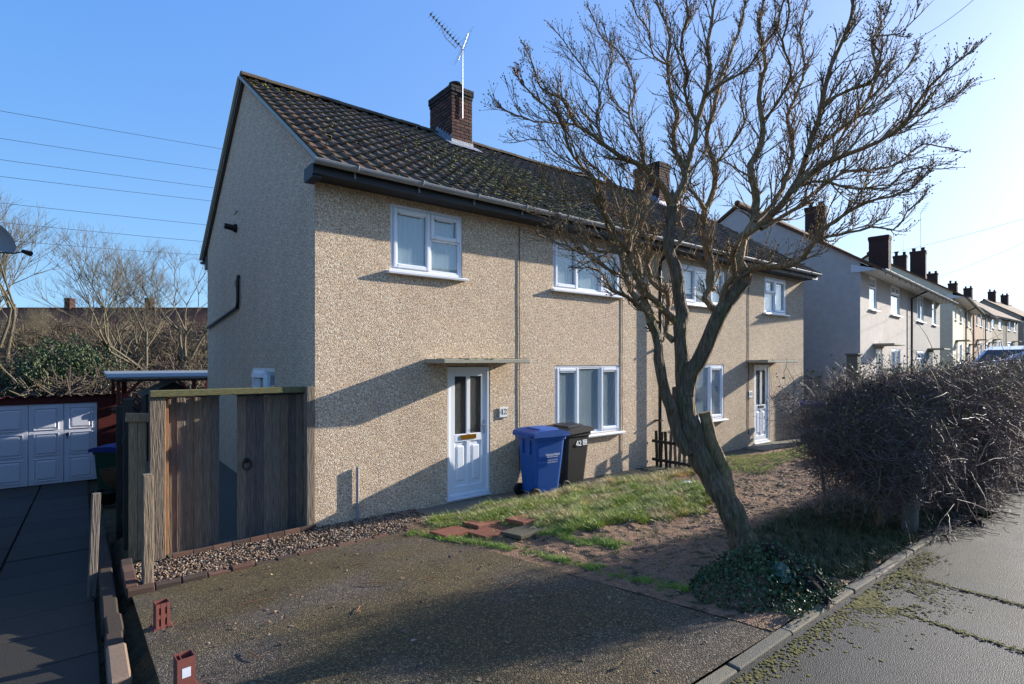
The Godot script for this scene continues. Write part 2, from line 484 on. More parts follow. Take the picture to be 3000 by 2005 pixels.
# lights: [x0, y0, x1, y1 (shares of the opening), opens]
func window(parent, xf: Transform3D, w: float, h: float, lights: Array, blind := "slats", m = null, sill := true, label := ""):
	var wm = M.upvc if m == null else m
	var b := MB.new()
	ring(b, 0, 0, w, h, .042, -.09, -.012)
	var o = put("window", b, wm, parent)
	o.transform = xf
	if label != "": o.set_meta("label", label)
	for l in lights:
		var x0: float = maxf(.042, l[0] * w); var y0: float = maxf(.042, l[1] * h); var x1: float = minf(w - .042, l[2] * w); var y1: float = minf(h - .042, l[3] * h)
		var e := MB.new()
		var t := .032
		if l[4]:
			ring(e, x0 + .004, y0 + .004, x1 - .004, y1 - .004, .062, -.06, .006, .012)
			t = .064
		else: ring(e, x0, y0, x1, y1, .026, -.085, -.02)
		put("sash" if l[4] else "bead", e, wm, o)
		var g := MB.new()
		g.box(Vector3(x0 + t - .008, y0 + t - .008, -.047), Vector3(x1 - t + .008, y1 - t + .008, -.043))
		put("pane", g, M.glass, o)
		g = MB.new()
		g.box(Vector3(x0 + t - .008, y0 + t - .008, -.069), Vector3(x1 - t + .008, y1 - t + .008, -.065))
		put("pane", g, M.glass, o)
		if l[4] and y1 - y0 > .3:
			var vb := MB.new()
			vb.box(Vector3(x0 + .11, y1 - .088, -.03), Vector3(x1 - .11, y1 - .066, -.008), .004)
			put("trickle_vent", vb, M.upvc_old, o)
	if sill:
		var s := MB.new()
		s.prism(Transform3D(Basis(Vector3(0, 0, 1), Vector3(0, 1, 0), Vector3(-1, 0, 0)), Vector3(w + .06, 0, 0)), [Vector2(-.08, 0.0), Vector2(.085, -.016), Vector2(.09, -.03), Vector2(.085, -.052), Vector2(-.08, -.052)], w + .12)
		put("sill", s, wm, o)
	if blind == "slats":
		var k := int(w / .083)
		for i in k:
			var p = piece("slat", o, Vector3(.05 + (i + .5) * (w - .1) / k, h / 2, -.19), Vector3(.086, h - .02, .002), 0, M.blind, Vector3(0, .28 + sin(i * 2.3) * .07, 0))
	elif blind == "curtain":
		for side in [[.02, .30], [.72, .98]]:
			var q := MB.new()
			var x0: float = side[0] * w; var x1: float = side[1] * w
			for i in 10:
				var a0 := lerpf(x0, x1, i / 10.0); var a1 := lerpf(x0, x1, (i + 1) / 10.0)
				q.quad(Vector3(a0, .02, -.2 + (.03 if i % 2 else -.03)), Vector3(a1, .02, -.2 + (-.03 if i % 2 else .03)), Vector3(a1, h, -.2 + (-.03 if i % 2 else .03)), Vector3(a0, h, -.2 + (.03 if i % 2 else -.03)))
			put("curtain", q, M.blind, o)
	return o

func front_door(parent, xf: Transform3D, letter = null, label := ""):
	var b := MB.new()
	ring(b, 0, .03, .8, 2.05, .05, -.1, -.005, .008)
	var o = put("door", b, M.upvc, parent)
	o.transform = xf
	if label != "": o.set_meta("label", label)
	var leaf := MB.new()
	# stiles and rails of the leaf round two glass lights and two panels
	for r in [[.05, .08, .15, 2.0], [.65, .08, .75, 2.0], [.365, .9, .435, 1.9], [.15, 1.9, .65, 2.0], [.15, .88, .65, 1.0], [.15, .08, .65, .2], [.365, .2, .435, .88]]:
		leaf.box(Vector3(r[0], r[1], -.075), Vector3(r[2], r[3], -.025), .006)
	for x in [.15, .435]:
		leaf.box(Vector3(x - .002, .2, -.07), Vector3(x + .217, .88, -.042))
		leaf.box(Vector3(x + .035, .27, -.06), Vector3(x + .18, .82, -.024), .02)
	put("leaf", leaf, M.upvc, o)
	for x in [.15, .435]:
		var g := MB.new()
		g.box(Vector3(x - .002, .998, -.055), Vector3(x + .217, 1.902, -.047))
		put("pane", g, M.glass_frost, o)
	var lb := MB.new()
	lb.box(Vector3(.255, .915, -.03), Vector3(.545, .985, -.012), .004)
	put("letterbox", lb, M.gold if letter == null else letter, o)
	var hd := MB.new()
	hd.box(Vector3(.685, .98, -.03), Vector3(.715, 1.2, -.015), .004)
	hd.box(Vector3(.60, 1.1, .005), Vector3(.715, 1.12, .022), .006)
	hd.box(Vector3(.69, 1.1, -.02), Vector3(.712, 1.12, .012), .002)
	put("handle", hd, M.steel, o)
	var th := MB.new()
	th.box(Vector3(-.01, -.012, -.1), Vector3(.81, .028, .035), .008)
	put("threshold", th, M.upvc_old, o)
	return o

func bricks(parent, x0: float, x1: float, z0: float, z1: float, y0: float, y1: float, mats: Array, mats_top: Array, parts: bool, cap := 3):
	# courses of bricks round a mortar core; the faces to the street are bricks of their own
	var core := MB.new()
	core.box(Vector3(x0 + .012, y0, z0 + .012), Vector3(x1 - .012, y1 - .01, z1 - .012))
	put("core", core, M.mortar, parent)
	var rest := MB.new()
	var nc := int(round((y1 - y0) / .075))
	for k in nc:
		var top := k >= nc - cap
		var g := (.03 if k >= nc - 2 else .012) if top else 0.0
		var y := y0 + (k + .5) * .075
		for side in 4:
			var len_: float = (x1 - x0 if side % 2 == 0 else z1 - z0) + g * 2
			var start := -.1125 if k % 2 else 0.0
			var s := start
			while s < len_ - .01:
				var a := maxf(s, 0.0); var e := minf(s + .225, len_)
				s += .225
				if e - a < .03: continue
				var sz := Vector3(e - a - .01, .065, .1)
				var c := (a + e) / 2
				var p := Vector3.ZERO
				var off := -.047 + R(-.002, .003)
				if side == 0: p = Vector3(x0 - g + c, y, z1 + g + off)
				elif side == 2: p = Vector3(x0 - g + c, y, z0 - g - off)
				elif side == 1: p = Vector3(x1 + g + off, y, z0 - g + c)
				else: p = Vector3(x0 - g - off, y, z0 - g + c)
				if side % 2: sz = Vector3(sz.z, sz.y, sz.x - .002)
				if parts and (side == 0 or side == 3):
					var ms: Array = mats_top if top else mats
					piece("brick", parent, p, sz.snapped(Vector3.ONE * .005), .004, ms[rng.randi() % ms.size()])
				else: rest.xbox(Transform3D(Basis(), p), sz, 0.0)
	put("brickwork", rest, mats[1], parent, "stuff")

func chimney_pot(b: MB, at: Vector3, r := .1, h := .3):
	b.lathe(Transform3D(Basis(), at), [[r * 1.15, 0], [r * 1.1, h * .1], [r, h * .15], [r * .92, h * .85], [r * 1.15, h * .88], [r * 1.15, h], [r * .8, h], [r * .75, 0]], 14)

func gutter(parent, xa: float, xb: float, y: float, z: float, m, brackets := true):
	var b := MB.new()
	var prof := []
	for i in 9: prof.append(PI * i / 8.0)
	for i in 8:
		var a: float = prof[i]; var e: float = prof[i + 1]
		for r in [.058, .050]:
			var p := Vector3(xa, y - sin(a) * r, z + cos(a) * r); var q := Vector3(xa, y - sin(e) * r, z + cos(e) * r)
			var d := Vector3(xb - xa, 0, 0)
			var na := Vector3(0, -sin(a), cos(a)); var ne := Vector3(0, -sin(e), cos(e))
			if r > .055:
				b.tris(p, q + d, p + d, na, ne, na); b.tris(p, q, q + d, na, ne, ne)
			else: b.quad(p, p + d, q + d, q)
	for x in [xa, xb]:
		var pts := []
		for a in prof: pts.append(Vector3(x, y - sin(a) * .058, z + cos(a) * .058))
		b.out(pts, Vector3((xa + xb) / 2, y, z))
	for s in [-1, 1]:
		b.box(Vector3(xa, y - .006, z + s * .054 - .005), Vector3(xb, y + .004, z + s * .054 + .005))
	var o = put("gutter", b, m, parent)
	if brackets:
		var x := xa + .55
		while x < xb:
			var e := MB.new()
			var pts := []; var rr := []
			for i in 7:
				var a := PI * i / 6.0
				pts.append(Vector3(x, y + .01 - sin(a) * .062, z + cos(a) * .062)); rr.append(.011)
			e.tube(pts, rr, 5)
			e.box(Vector3(x - .012, y - .12, z - .085), Vector3(x + .012, y + .01, z - .062), .002)
			put("bracket", e, m, o)
			x += .93
	return o

func canopy(parent, x0: float, x1: float, y: float, deep: float, m):
	var b := MB.new()
	b.box(Vector3(x0, y, 0.0), Vector3(x1, y + .065, deep), .008)
	return put("canopy", b, m, parent)

func aerial(at: Vector3, turn: float, label: String, size := 1.0, mast := 1.0, full := false):
	var o = thing("television_aerial", label, "aerial", at, turn, "rooftop aerials")
	var b := MB.new()
	b.tube([Vector3.ZERO, Vector3(0, mast, 0)], [.012, .011], 6)
	put("mast", b, M.alu, o)
	var e := MB.new()
	var d := Vector3(-.82, .57, 0).normalized() * size
	var top := Vector3(0, mast - .03, 0)
	e.tube([top - d * .05, top + d * .95], [.011, .011], 5)
	put("boom", e, M.alu, o)
	if full:
		for i in 11:
			var p := top + d * (.12 + i * .08)
			var q := MB.new()
			var l := .2 - i * .006
			q.tube([p + Vector3(0, 0, -l), p + Vector3(0, 0, l)], [.004, .004], 4)
			q.xbox(Transform3D(Basis(), p + Vector3(0, .012, 0)), Vector3(.03, .02, .07))
			put("director", q, M.black, o)
		var rf := MB.new()
		var up := Vector3(.34, .94, 0).normalized()
		rf.tube([top - up * .3 * size, top + up * .42 * size], [.012, .012], 5)
		for i in 8:
			var p := top - up * .28 * size + up * .70 * size * i / 7.0
			rf.tube([p + Vector3(0, 0, -.27), p + Vector3(0, 0, .27)], [.004, .004], 4)
		put("reflector", rf, M.alu, o)
		var st := MB.new()
		st.tube([top + d * .62, top + d * .52 - Vector3(0, .16, 0), top + d * .2 - Vector3(0, .14, 0), top + d * .16], [.01, .01, .01, .01], 5)
		put("stay", st, M.alu, o)
	else:
		var q := MB.new()
		for i in 6:
			var p := top + d * (.1 + i * .15)
			q.tube([p + Vector3(0, 0, -.2), p + Vector3(0, 0, .2)], [.006, .006], 4)
		put("director", q, M.black, o)
	return o

# ---------------------------------------------------------------- the pair of houses in front
const W := 14.0
const DEEP := 7.74
const A_LIGHTS := [[0, 0, .535, 1, true], [.535, .56, 1, 1, true], [.535, 0, 1, .56, false]]
const D_LIGHTS := [[0, .56, .465, 1, true], [0, 0, .465, .56, false], [.465, 0, 1, 1, true]]
const B_LIGHTS := [[0, 0, .34, 1, true], [.34, 0, .68, 1, false], [.68, 0, 1, 1, true]]
const C_LIGHTS := [[0, 0, .32, 1, true], [.32, 0, .66, 1, false], [.66, 0, 1, 1, true]]

func roof_y(z: float) -> float: return 7.40 - absf(z + 3.87) * .651

func tile_mesh(w: float, l: float) -> MB:
	var b := MB.new()
	var prof := [[0.0, .037], [.07, .033], [.15, .012], [.24, .003], [.74, .003], [.84, .010], [.92, .031], [1.0, .037]]
	for i in prof.size() - 1:
		var a = prof[i]; var e = prof[i + 1]
		var p0 := Vector3(a[0] * w, a[1] + .026, 0); var p1 := Vector3(e[0] * w, e[1] + .026, 0)
		var q0 := Vector3(a[0] * w, a[1], -l); var q1 := Vector3(e[0] * w, e[1], -l)
		b.quad(p0, p1, q1, q0)
		b.quad(p0 - Vector3(0, .024, 0), p1 - Vector3(0, .024, 0), p1, p0)
	b.quad(Vector3(0, .02, 0), Vector3(0, .063, 0), Vector3(0, .037, -l), Vector3(0, .0, -l))
	b.quad(Vector3(w, .02, 0), Vector3(w, .0, -l), Vector3(w, .037, -l), Vector3(w, .063, 0))
	return b

func main_house():
	var o = thing("semi_detached_house", "pebble-dashed pair of houses with mossy dark tiled roof behind the bare tree", "house")
	var holes_l := [Rect2(1.06, 3.45, 1.21, .95), Rect2(4.19, 3.45, 1.80, .87), Rect2(4.23, .79, 1.76, 1.29), Rect2(2.0, 0.03, .8, 2.05)]
	var holes_r := []
	for r in holes_l: holes_r.append(Rect2(W - 7.0 - r.position.x - r.size.x, r.position.y, r.size.x, r.size.y))
	var back := Vector3(0, 0, -1)
	var b := MB.new()
	wall_holes(b, Vector3(0, -.4, 0), Vector3.RIGHT, 7.0, 4.91, holes_l.map(func(r): return Rect2(r.position + Vector2(0, .4), r.size)), back)
	# gable with the side entrance, then the part under the roof
	var side := [Rect2(1.89, .45, 1.46, 2.0)]
	wall_holes(b, Vector3(0, -.4, 0), Vector3(0, 0, -1), DEEP, 4.85, side, Vector3.RIGHT)
	var gab := [Vector3(0, 4.45, 0), Vector3(0, roof_y(0) - .06, 0), Vector3(0, roof_y(-3.87) - .06, -3.87), Vector3(0, roof_y(-DEEP) - .06, -DEEP), Vector3(0, 4.45, -DEEP)]
	b.out(gab.duplicate(), Vector3(5, 4, -4))
	b.quad(Vector3(7.0, -.4, -DEEP), Vector3(0, -.4, -DEEP), Vector3(0, 4.8, -DEEP), Vector3(7.0, 4.8, -DEEP))
	var wl = put("wall", b, M.pebble, o); wl.set_meta("label", "warm tan pebble-dash wall")
	b = MB.new()
	wall_holes(b, Vector3(7.0, -.4, 0), Vector3.RIGHT, 7.0, 4.91, holes_r.map(func(r): return Rect2(r.position + Vector2(0, .4), r.size)), back)
	b.out(gab.map(func(p): return p + Vector3(W, 0, 0)), Vector3(5, 4, -4))
	b.quad(Vector3(W, -.4, 0), Vector3(W, -.4, -DEEP), Vector3(W, 4.45, -DEEP), Vector3(W, 4.45, 0))
	b.quad(Vector3(W, -.4, -DEEP), Vector3(7.0, -.4, -DEEP), Vector3(7.0, 4.8, -DEEP), Vector3(W, 4.8, -DEEP))
	var wr = put("wall", b, M.pebble_grey, o); wr.set_meta("label", "greyer pebble-dash wall")
	# rooms behind the windows
	b = MB.new()
	for x in [3.4, 7.0, 10.6]: b.box(Vector3(x - .06, -.3, -DEEP + .05), Vector3(x + .06, 4.6, -.16))
	b.box(Vector3(.05, 2.42, -DEEP + .05), Vector3(W - .05, 2.66, -.16))
	b.box(Vector3(.05, 4.47, -DEEP + .05), Vector3(W - .05, 4.52, -.02))
	b.box(Vector3(.05, -.12, -DEEP + .05), Vector3(W - .05, -.02, -.16))
	put("interior_partition", b, M.render_stone, o)
	# windows and doors
	for half in 2:
		var hs: Array = holes_l if half == 0 else holes_r
		var ox := 7.0 * half
		window(o, Transform3D(Basis(), Vector3(ox + hs[0].position.x, hs[0].position.y, 0)), hs[0].size.x, hs[0].size.y, A_LIGHTS if half == 0 else D_LIGHTS, "slats" if half == 0 else "curtain")
		window(o, Transform3D(Basis(), Vector3(ox + hs[1].position.x, hs[1].position.y, 0)), hs[1].size.x, hs[1].size.y, B_LIGHTS if half == 0 else C_LIGHTS, "slats" if half == 0 else "curtain")
		window(o, Transform3D(Basis(), Vector3(ox + hs[2].position.x, hs[2].position.y, 0)), hs[2].size.x, hs[2].size.y, B_LIGHTS if half == 0 else C_LIGHTS, "slats")
		front_door(o, Transform3D(Basis(), Vector3(ox + hs[3].position.x, .02, 0)), M.gold if half == 0 else M.black, "white door with gold letterbox" if half == 0 else "white door with black letterbox")
		var cx: float = ox + hs[3].position.x + .4
		var cn = canopy(o, cx - .79, cx + .79, 2.125, .55, M.canopy)
		var xf := []
		for i in 260: xf.append(Transform3D(Basis.from_euler(Vector3(0, R(0, 6), 0)).scaled(Vector3(1, .6, 1) * R(.008, .022)), Vector3(cx + R(-.78, .78), 2.19, R(.28, .545))))
		many("moss", lump(), M.moss, xf, null, cn)
	# side entrance in the gable: door and a narrow window in one frame
	var gb := Basis(Vector3(0, 0, 1), Vector3.UP, Vector3(-1, 0, 0))
	window(o, Transform3D(gb, Vector3(0, .05, -3.35)), 1.46, 2.0, [[0, 0, .58, 1, true], [.58, 0, 1, 1, false]], "none", null, false, "white side door with a narrow window")
	var bars := MB.new()
	bars.box(Vector3(-.02, .15, -3.24), Vector3(.03, .95, -2.60)); bars.box(Vector3(-.035, .95, -2.95), Vector3(.03, 1.85, -2.88)); bars.box(Vector3(-.035, 1.88, -3.24), Vector3(.03, 1.95, -2.60))
	put("door_panel", bars, M.upvc, o)
	# roof: deck, tiles, ridge
	var ra := .577
	b = MB.new()
	var th := .05
	for sgn in [1, -1]:
		var ez: float = .40 if sgn == 1 else -8.14
		b.out([Vector3(-.06, roof_y(ez), ez), Vector3(W + .18, roof_y(ez), ez), Vector3(W + .18, 7.40, -3.87), Vector3(-.06, 7.40, -3.87)], Vector3(7, 0, -3.87))
		b.out([Vector3(-.06, roof_y(ez) - th, ez), Vector3(W + .18, roof_y(ez) - th, ez), Vector3(W + .18, 7.40 - th, -3.87), Vector3(-.06, 7.40 - th, -3.87)], Vector3(7, 20, -3.87))
		for x in [-.06, W + .18]:
			b.out([Vector3(x, roof_y(ez), ez), Vector3(x, 7.40, -3.87), Vector3(x, 7.40 - th, -3.87), Vector3(x, roof_y(ez) - th, ez)], Vector3(7, 5, -3.87))
	var rf = put("roof", b, M.concrete_dark, o)
	var tw := .2333; var sl := sqrt(4.27 * 4.27 + 2.78 * 2.78); var rows := 17; var gl := sl / rows
	var tm := tile_mesh(tw, gl + .03)
	var tmesh := tm.mesh()
	var down := Vector3(0, -2.78, 4.27).normalized()
	var rest := MB.new()
	var tb := Basis.from_euler(Vector3(atan2(.651, 1.0), 0, 0))
	for r in rows:
		for q in 61:
			var p := Vector3(-.07 + q * tw, 7.40, -3.87) + down * (gl * (r + 1)) + Vector3(0, .006, 0)
			var jb := tb * Basis.from_euler(Vector3(R(-.008, .008), R(-.006, .006), R(-.012, .012)))
			if q < 17:
				var t = put("tile", tmesh, M.tile[rng.randi() % 4], rf)
				t.transform = Transform3D(jb, p)
			else:
				var sh := R(.82, 1.12)
				for i in tm.v.size():
					rest.v.append(p + jb * tm.v[i]); rest.n.append(jb * tm.n[i]); rest.c.append(Color(sh, sh, sh))
	var rt = put("tile", rest, M.tile[0], rf, "stuff"); rt.set_meta("label", "roof tiles further along the slope")
	# verge cover and the dark bed under the tiles along the gable
	b = MB.new()
	b.tube([Vector3(-.095, roof_y(.36) + .0, .36), Vector3(-.095, 7.40, -3.87), Vector3(-.095, roof_y(-8.1), -8.1)], [.034, .034, .034], 4)
	put("verge", b, M.canopy, o)
	for i in 31:
		var x := -.08 + i * .46
		var e := MB.new()
		var pts := []
		for k in 8:
			var a := PI * (k / 7.0)
			pts.append(Vector2(cos(a) * .125, sin(a) * .10 - .03))
		for k in 7:
			var p0 := Vector3(0, pts[k].y, pts[k].x); var p1 := Vector3(0, pts[k + 1].y, pts[k + 1].x)
			e.quad(p0, p0 + Vector3(.459, 0, 0), p1 + Vector3(.459, 0, 0), p1)
		e.out([Vector3(0, -.03, .125), Vector3(0, .05, .09), Vector3(0, .07, 0), Vector3(0, .05, -.09), Vector3(0, -.03, -.125)], Vector3(1, 0, 0))
		var rg = put("ridge_tile", e, M.ridge[rng.randi() % 3], rf)
		rg.position = Vector3(x, 7.44 + R(-.006, .006), -3.87); rg.rotation = Vector3(R(-.03, .03), 0, R(-.01, .01))
	# moss on the tiles: thickest below the chimney and in the lower courses
	var xf := []; var cols := []
	var nz := FastNoiseLite.new(); nz.seed = 21; nz.frequency = .55
	for i in 14000:
		var u := R(0, 14); var r := rng.randi() % rows; var s := gl * (r + 1) - (R(-.02, .05) if rng.randf() < .7 else R(0, .3))
		var dens := .012 + .09 * maxf(0, nz.get_noise_2d(u, s * 2.0)) + 1.1 * exp(-pow((u - 4.3) / 1.5, 2.0)) * smoothstep(1.0, 2.6, s) + .3 * smoothstep(3.5, 0.0, absf(u - 6.0)) * smoothstep(2.0, 4.8, s) + .8 * exp(-u * 1.5) * smoothstep(1.2, .2, s)
		if rng.randf() > dens: continue
		var p := Vector3(u, 7.40, -3.87) + down * s + Vector3(0, .035, 0)
		xf.append(Transform3D(Basis.from_euler(Vector3(ra + R(-.3, .3), R(0, 6), 0)).scaled(Vector3(1, .6, 1) * R(.014, .042)), p))
		var k := R(.5, 1.5)
		cols.append(Color(k, k * R(.9, 1.05), k * .9))
	many("moss", lump(), M.moss, xf, cols, rf)
	# eaves
	b = MB.new()
	b.box(Vector3(-.02, 4.49, .0), Vector3(W + .02, 4.51, .33)); b.box(Vector3(-.14, 4.475, .32), Vector3(W + .1, 4.61, .35))
	b.box(Vector3(-.14, 4.44, .0), Vector3(-.02, 4.61, .32))
	put("fascia", b, M.fascia, o)
	b = MB.new()
	b.box(Vector3(-.02, 4.40, -DEEP - .3), Vector3(W + .02, 4.72, -DEEP)); put("fascia", b, M.fascia, o)
	gutter(o, -.16, W + .05, 4.625, .43, M.gutter)
	gutter(o, -.1, W + .05, 4.60, -8.10, M.gutter, false)
	# down pipe on the party line, with a swan neck and clips
	b = MB.new()
	b.tube([Vector3(7.06, 4.57, .43), Vector3(7.08, 4.42, .40), Vector3(7.12, 4.25, .12), Vector3(7.13, 4.05, .10), Vector3(7.13, .05, .10)], [.036, .036, .036, .036, .036], 10)
	var dp = put("downpipe", b, M.black, o)
	for y in [3.9, 2.4, .9]:
		var e := MB.new(); e.box(Vector3(7.075, y, .0), Vector3(7.185, y + .03, .145), .004); put("clip", e, M.black, dp)
	# cables and pipes on the walls
	for x in [3.405, 6.03, 10.9]:
		b = MB.new(); var pts := []; var rr := []
		for i in 12: pts.append(Vector3(x + R(-.006, .006), lerpf(4.42, .3, i / 11.0), .012)); rr.append(.007)
		b.tube(pts, rr, 4); put("cable", b, M.black, o)
	b = MB.new()
	b.tube([Vector3(.56, -.05, .035), Vector3(.56, .72, .035)], [.022, .022], 8); put("conduit", b, M.gutter, o)
	b = MB.new()
	b.tube([Vector3(-.03, 3.80, -4.26), Vector3(-.045, 3.72, -4.26), Vector3(-.045, 3.28, -4.26), Vector3(-.045, 3.2, -4.32), Vector3(-.045, 2.95, -7.55)], [.03, .032, .032, .032, .032], 8)
	b.tube([Vector3(-.02, 3.78, -4.4), Vector3(-.06, 3.66, -4.46), Vector3(-.02, 3.5, -4.36)], [.008, .008, .008], 4)
	put("waste_pipe", b, M.black, o)
	b = MB.new()
	b.tube([Vector3(0, 4.76, -4.58), Vector3(-.05, 4.76, -4.58), Vector3(-.06, 4.76, -4.58), Vector3(-.22, 4.78, -4.58)], [.085, .085, .06, .055], 10)
	put("flue", b, M.black, o)
	b = MB.new()
	b.box(Vector3(-.012, 5.06, -4.78), Vector3(0, 5.075, -4.42)); b.box(Vector3(-.012, 5.075, -4.63), Vector3(0, 5.14, -4.62)); put("copper_stain_bracket", b, mat(Color(.42, .55, .50), .8), o)
	# steps
	for half in 2:
		b = MB.new()
		var x0: float = 1.1 if half == 0 else 10.6
		b.box(Vector3(x0, -.2, .002), Vector3(x0 + 3.1, -.012 if half == 0 else .0, .62), .015)
		put("doorstep", b, M.concrete, o)
	# chimneys
	for k in 2:
		var x0: float = [4.07, 11.55][k]
		var ch = group_node("chimney", o)
		ch.set_meta("label", ["brick chimney carrying the aerial", "brick chimney half hidden by branches"][k])
		bricks(ch, x0, x0 + .55, -4.16, -3.2, 6.45, 8.32, M.brick, M.brick_dark, true)
		var e := MB.new()
		for s in 10:   # lead flashing dressed over the tiles
			pass
		var zf := -3.17
		e.xbox(Transform3D(Basis.from_euler(Vector3(.577, 0, 0)), Vector3(x0 + .275, roof_y(zf) + .04, zf + .06)), Vector3(.85, .012, .32), .004)
		e.box(Vector3(x0 - .02, roof_y(zf) - .1, zf - .02), Vector3(x0 + .57, roof_y(zf) + .17, zf - .005), .004)
		for i in 6:
			var z0 := -3.2 - i * .112; var y1 := roof_y(z0 - .112) + .06
			for x in [x0 - .012, x0 + .552]: e.box(Vector3(x, roof_y(z0) - .1, z0 - .112), Vector3(x + .010, y1 + .11, z0))
			e.xbox(Transform3D(Basis.from_euler(Vector3(.577, 0, 0)), Vector3(x0 - .06, roof_y(z0 - .056) + .075, z0 - .056)), Vector3(.12, .01, .15))
		put("flashing", e, M.lead, ch)
		e = MB.new()
		e.box(Vector3(x0 + .03, 8.30, -4.1), Vector3(x0 + .52, 8.37, -3.26), .03)
		put("flaunching", e, M.concrete_dark, ch)
		if k == 0:
			e = MB.new()
			e.lathe(Transform3D(Basis(), Vector3(x0 + .33, 8.36, -3.55)), [[.07, 0], [.07, .12]], 12)
			e.lathe(Transform3D(Basis(), Vector3(x0 + .33, 8.46, -3.55)), [[.0, 0], [.11, .01], [.165, .06], [.16, .10], [.12, .12], [0, .11]], 18)
			put("cowl", e, M.black, ch)
	# number plates
	for k in 2:
		var s := MB.new()
		s.box(Vector3(-.08, -.09, 0), Vector3(.08, .09, .012), .003)
		s.col = Color.WHITE
		var pl = thing("house_number_plate", ["white number plate reading 42 beside the nearer front door", "white number plate reading 40 beside the farther front door"][k], "sign", Vector3([3.06, 10.99][k], 1.315, .012), 0, "house number plates")
		put("plate", s, M.white, pl)
		text(pl, ["42", "40"][k], Vector3(0, .012, .0125), .098, M.ink, "Droid Serif", true)
		var u := MB.new(); u.box(Vector3(-.08, -.085, .012), Vector3(.08, -.075, .014)); put("rule", u, M.ink, pl)

func text(parent, s: String, at: Vector3, height: float, m, font := "Droid Sans", bold := false, rot := Vector3.ZERO):
	var t := TextMesh.new()
	var f := SystemFont.new()
	f.font_names = PackedStringArray([font]); f.font_weight = 700 if bold else 400
	t.font = f; t.text = s; t.font_size = 48; t.depth = .03; t.pixel_size = 1.0 / 36.0
	var o = put("lettering", t, m, parent)
	o.position = at; o.rotation = rot
	o.scale = Vector3.ONE * height
	o.scale.z = .05
	return o

var lump_mesh: ArrayMesh
func lump() -> ArrayMesh:
	if lump_mesh == null:
		var b := MB.new()
		var r := RandomNumberGenerator.new(); r.seed = 5
		var ringp := []
		for i in 6: ringp.append(Vector3(cos(TAU * i / 6), -.2, sin(TAU * i / 6)) * r.randf_range(.8, 1.2))
		var mid := []
		for i in 6: mid.append(Vector3(cos(TAU * (i + .5) / 6) * .7, .55, sin(TAU * (i + .5) / 6) * .7) * r.randf_range(.8, 1.2))
		var top := Vector3(.1, .9, 0)
		for i in 6:
			var j := (i + 1) % 6
			b.tri(ringp[i], mid[i], ringp[j]); b.tri(ringp[j], mid[i], mid[j]); b.tri(mid[i], top, mid[j])
		lump_mesh = b.mesh()
	return lump_mesh

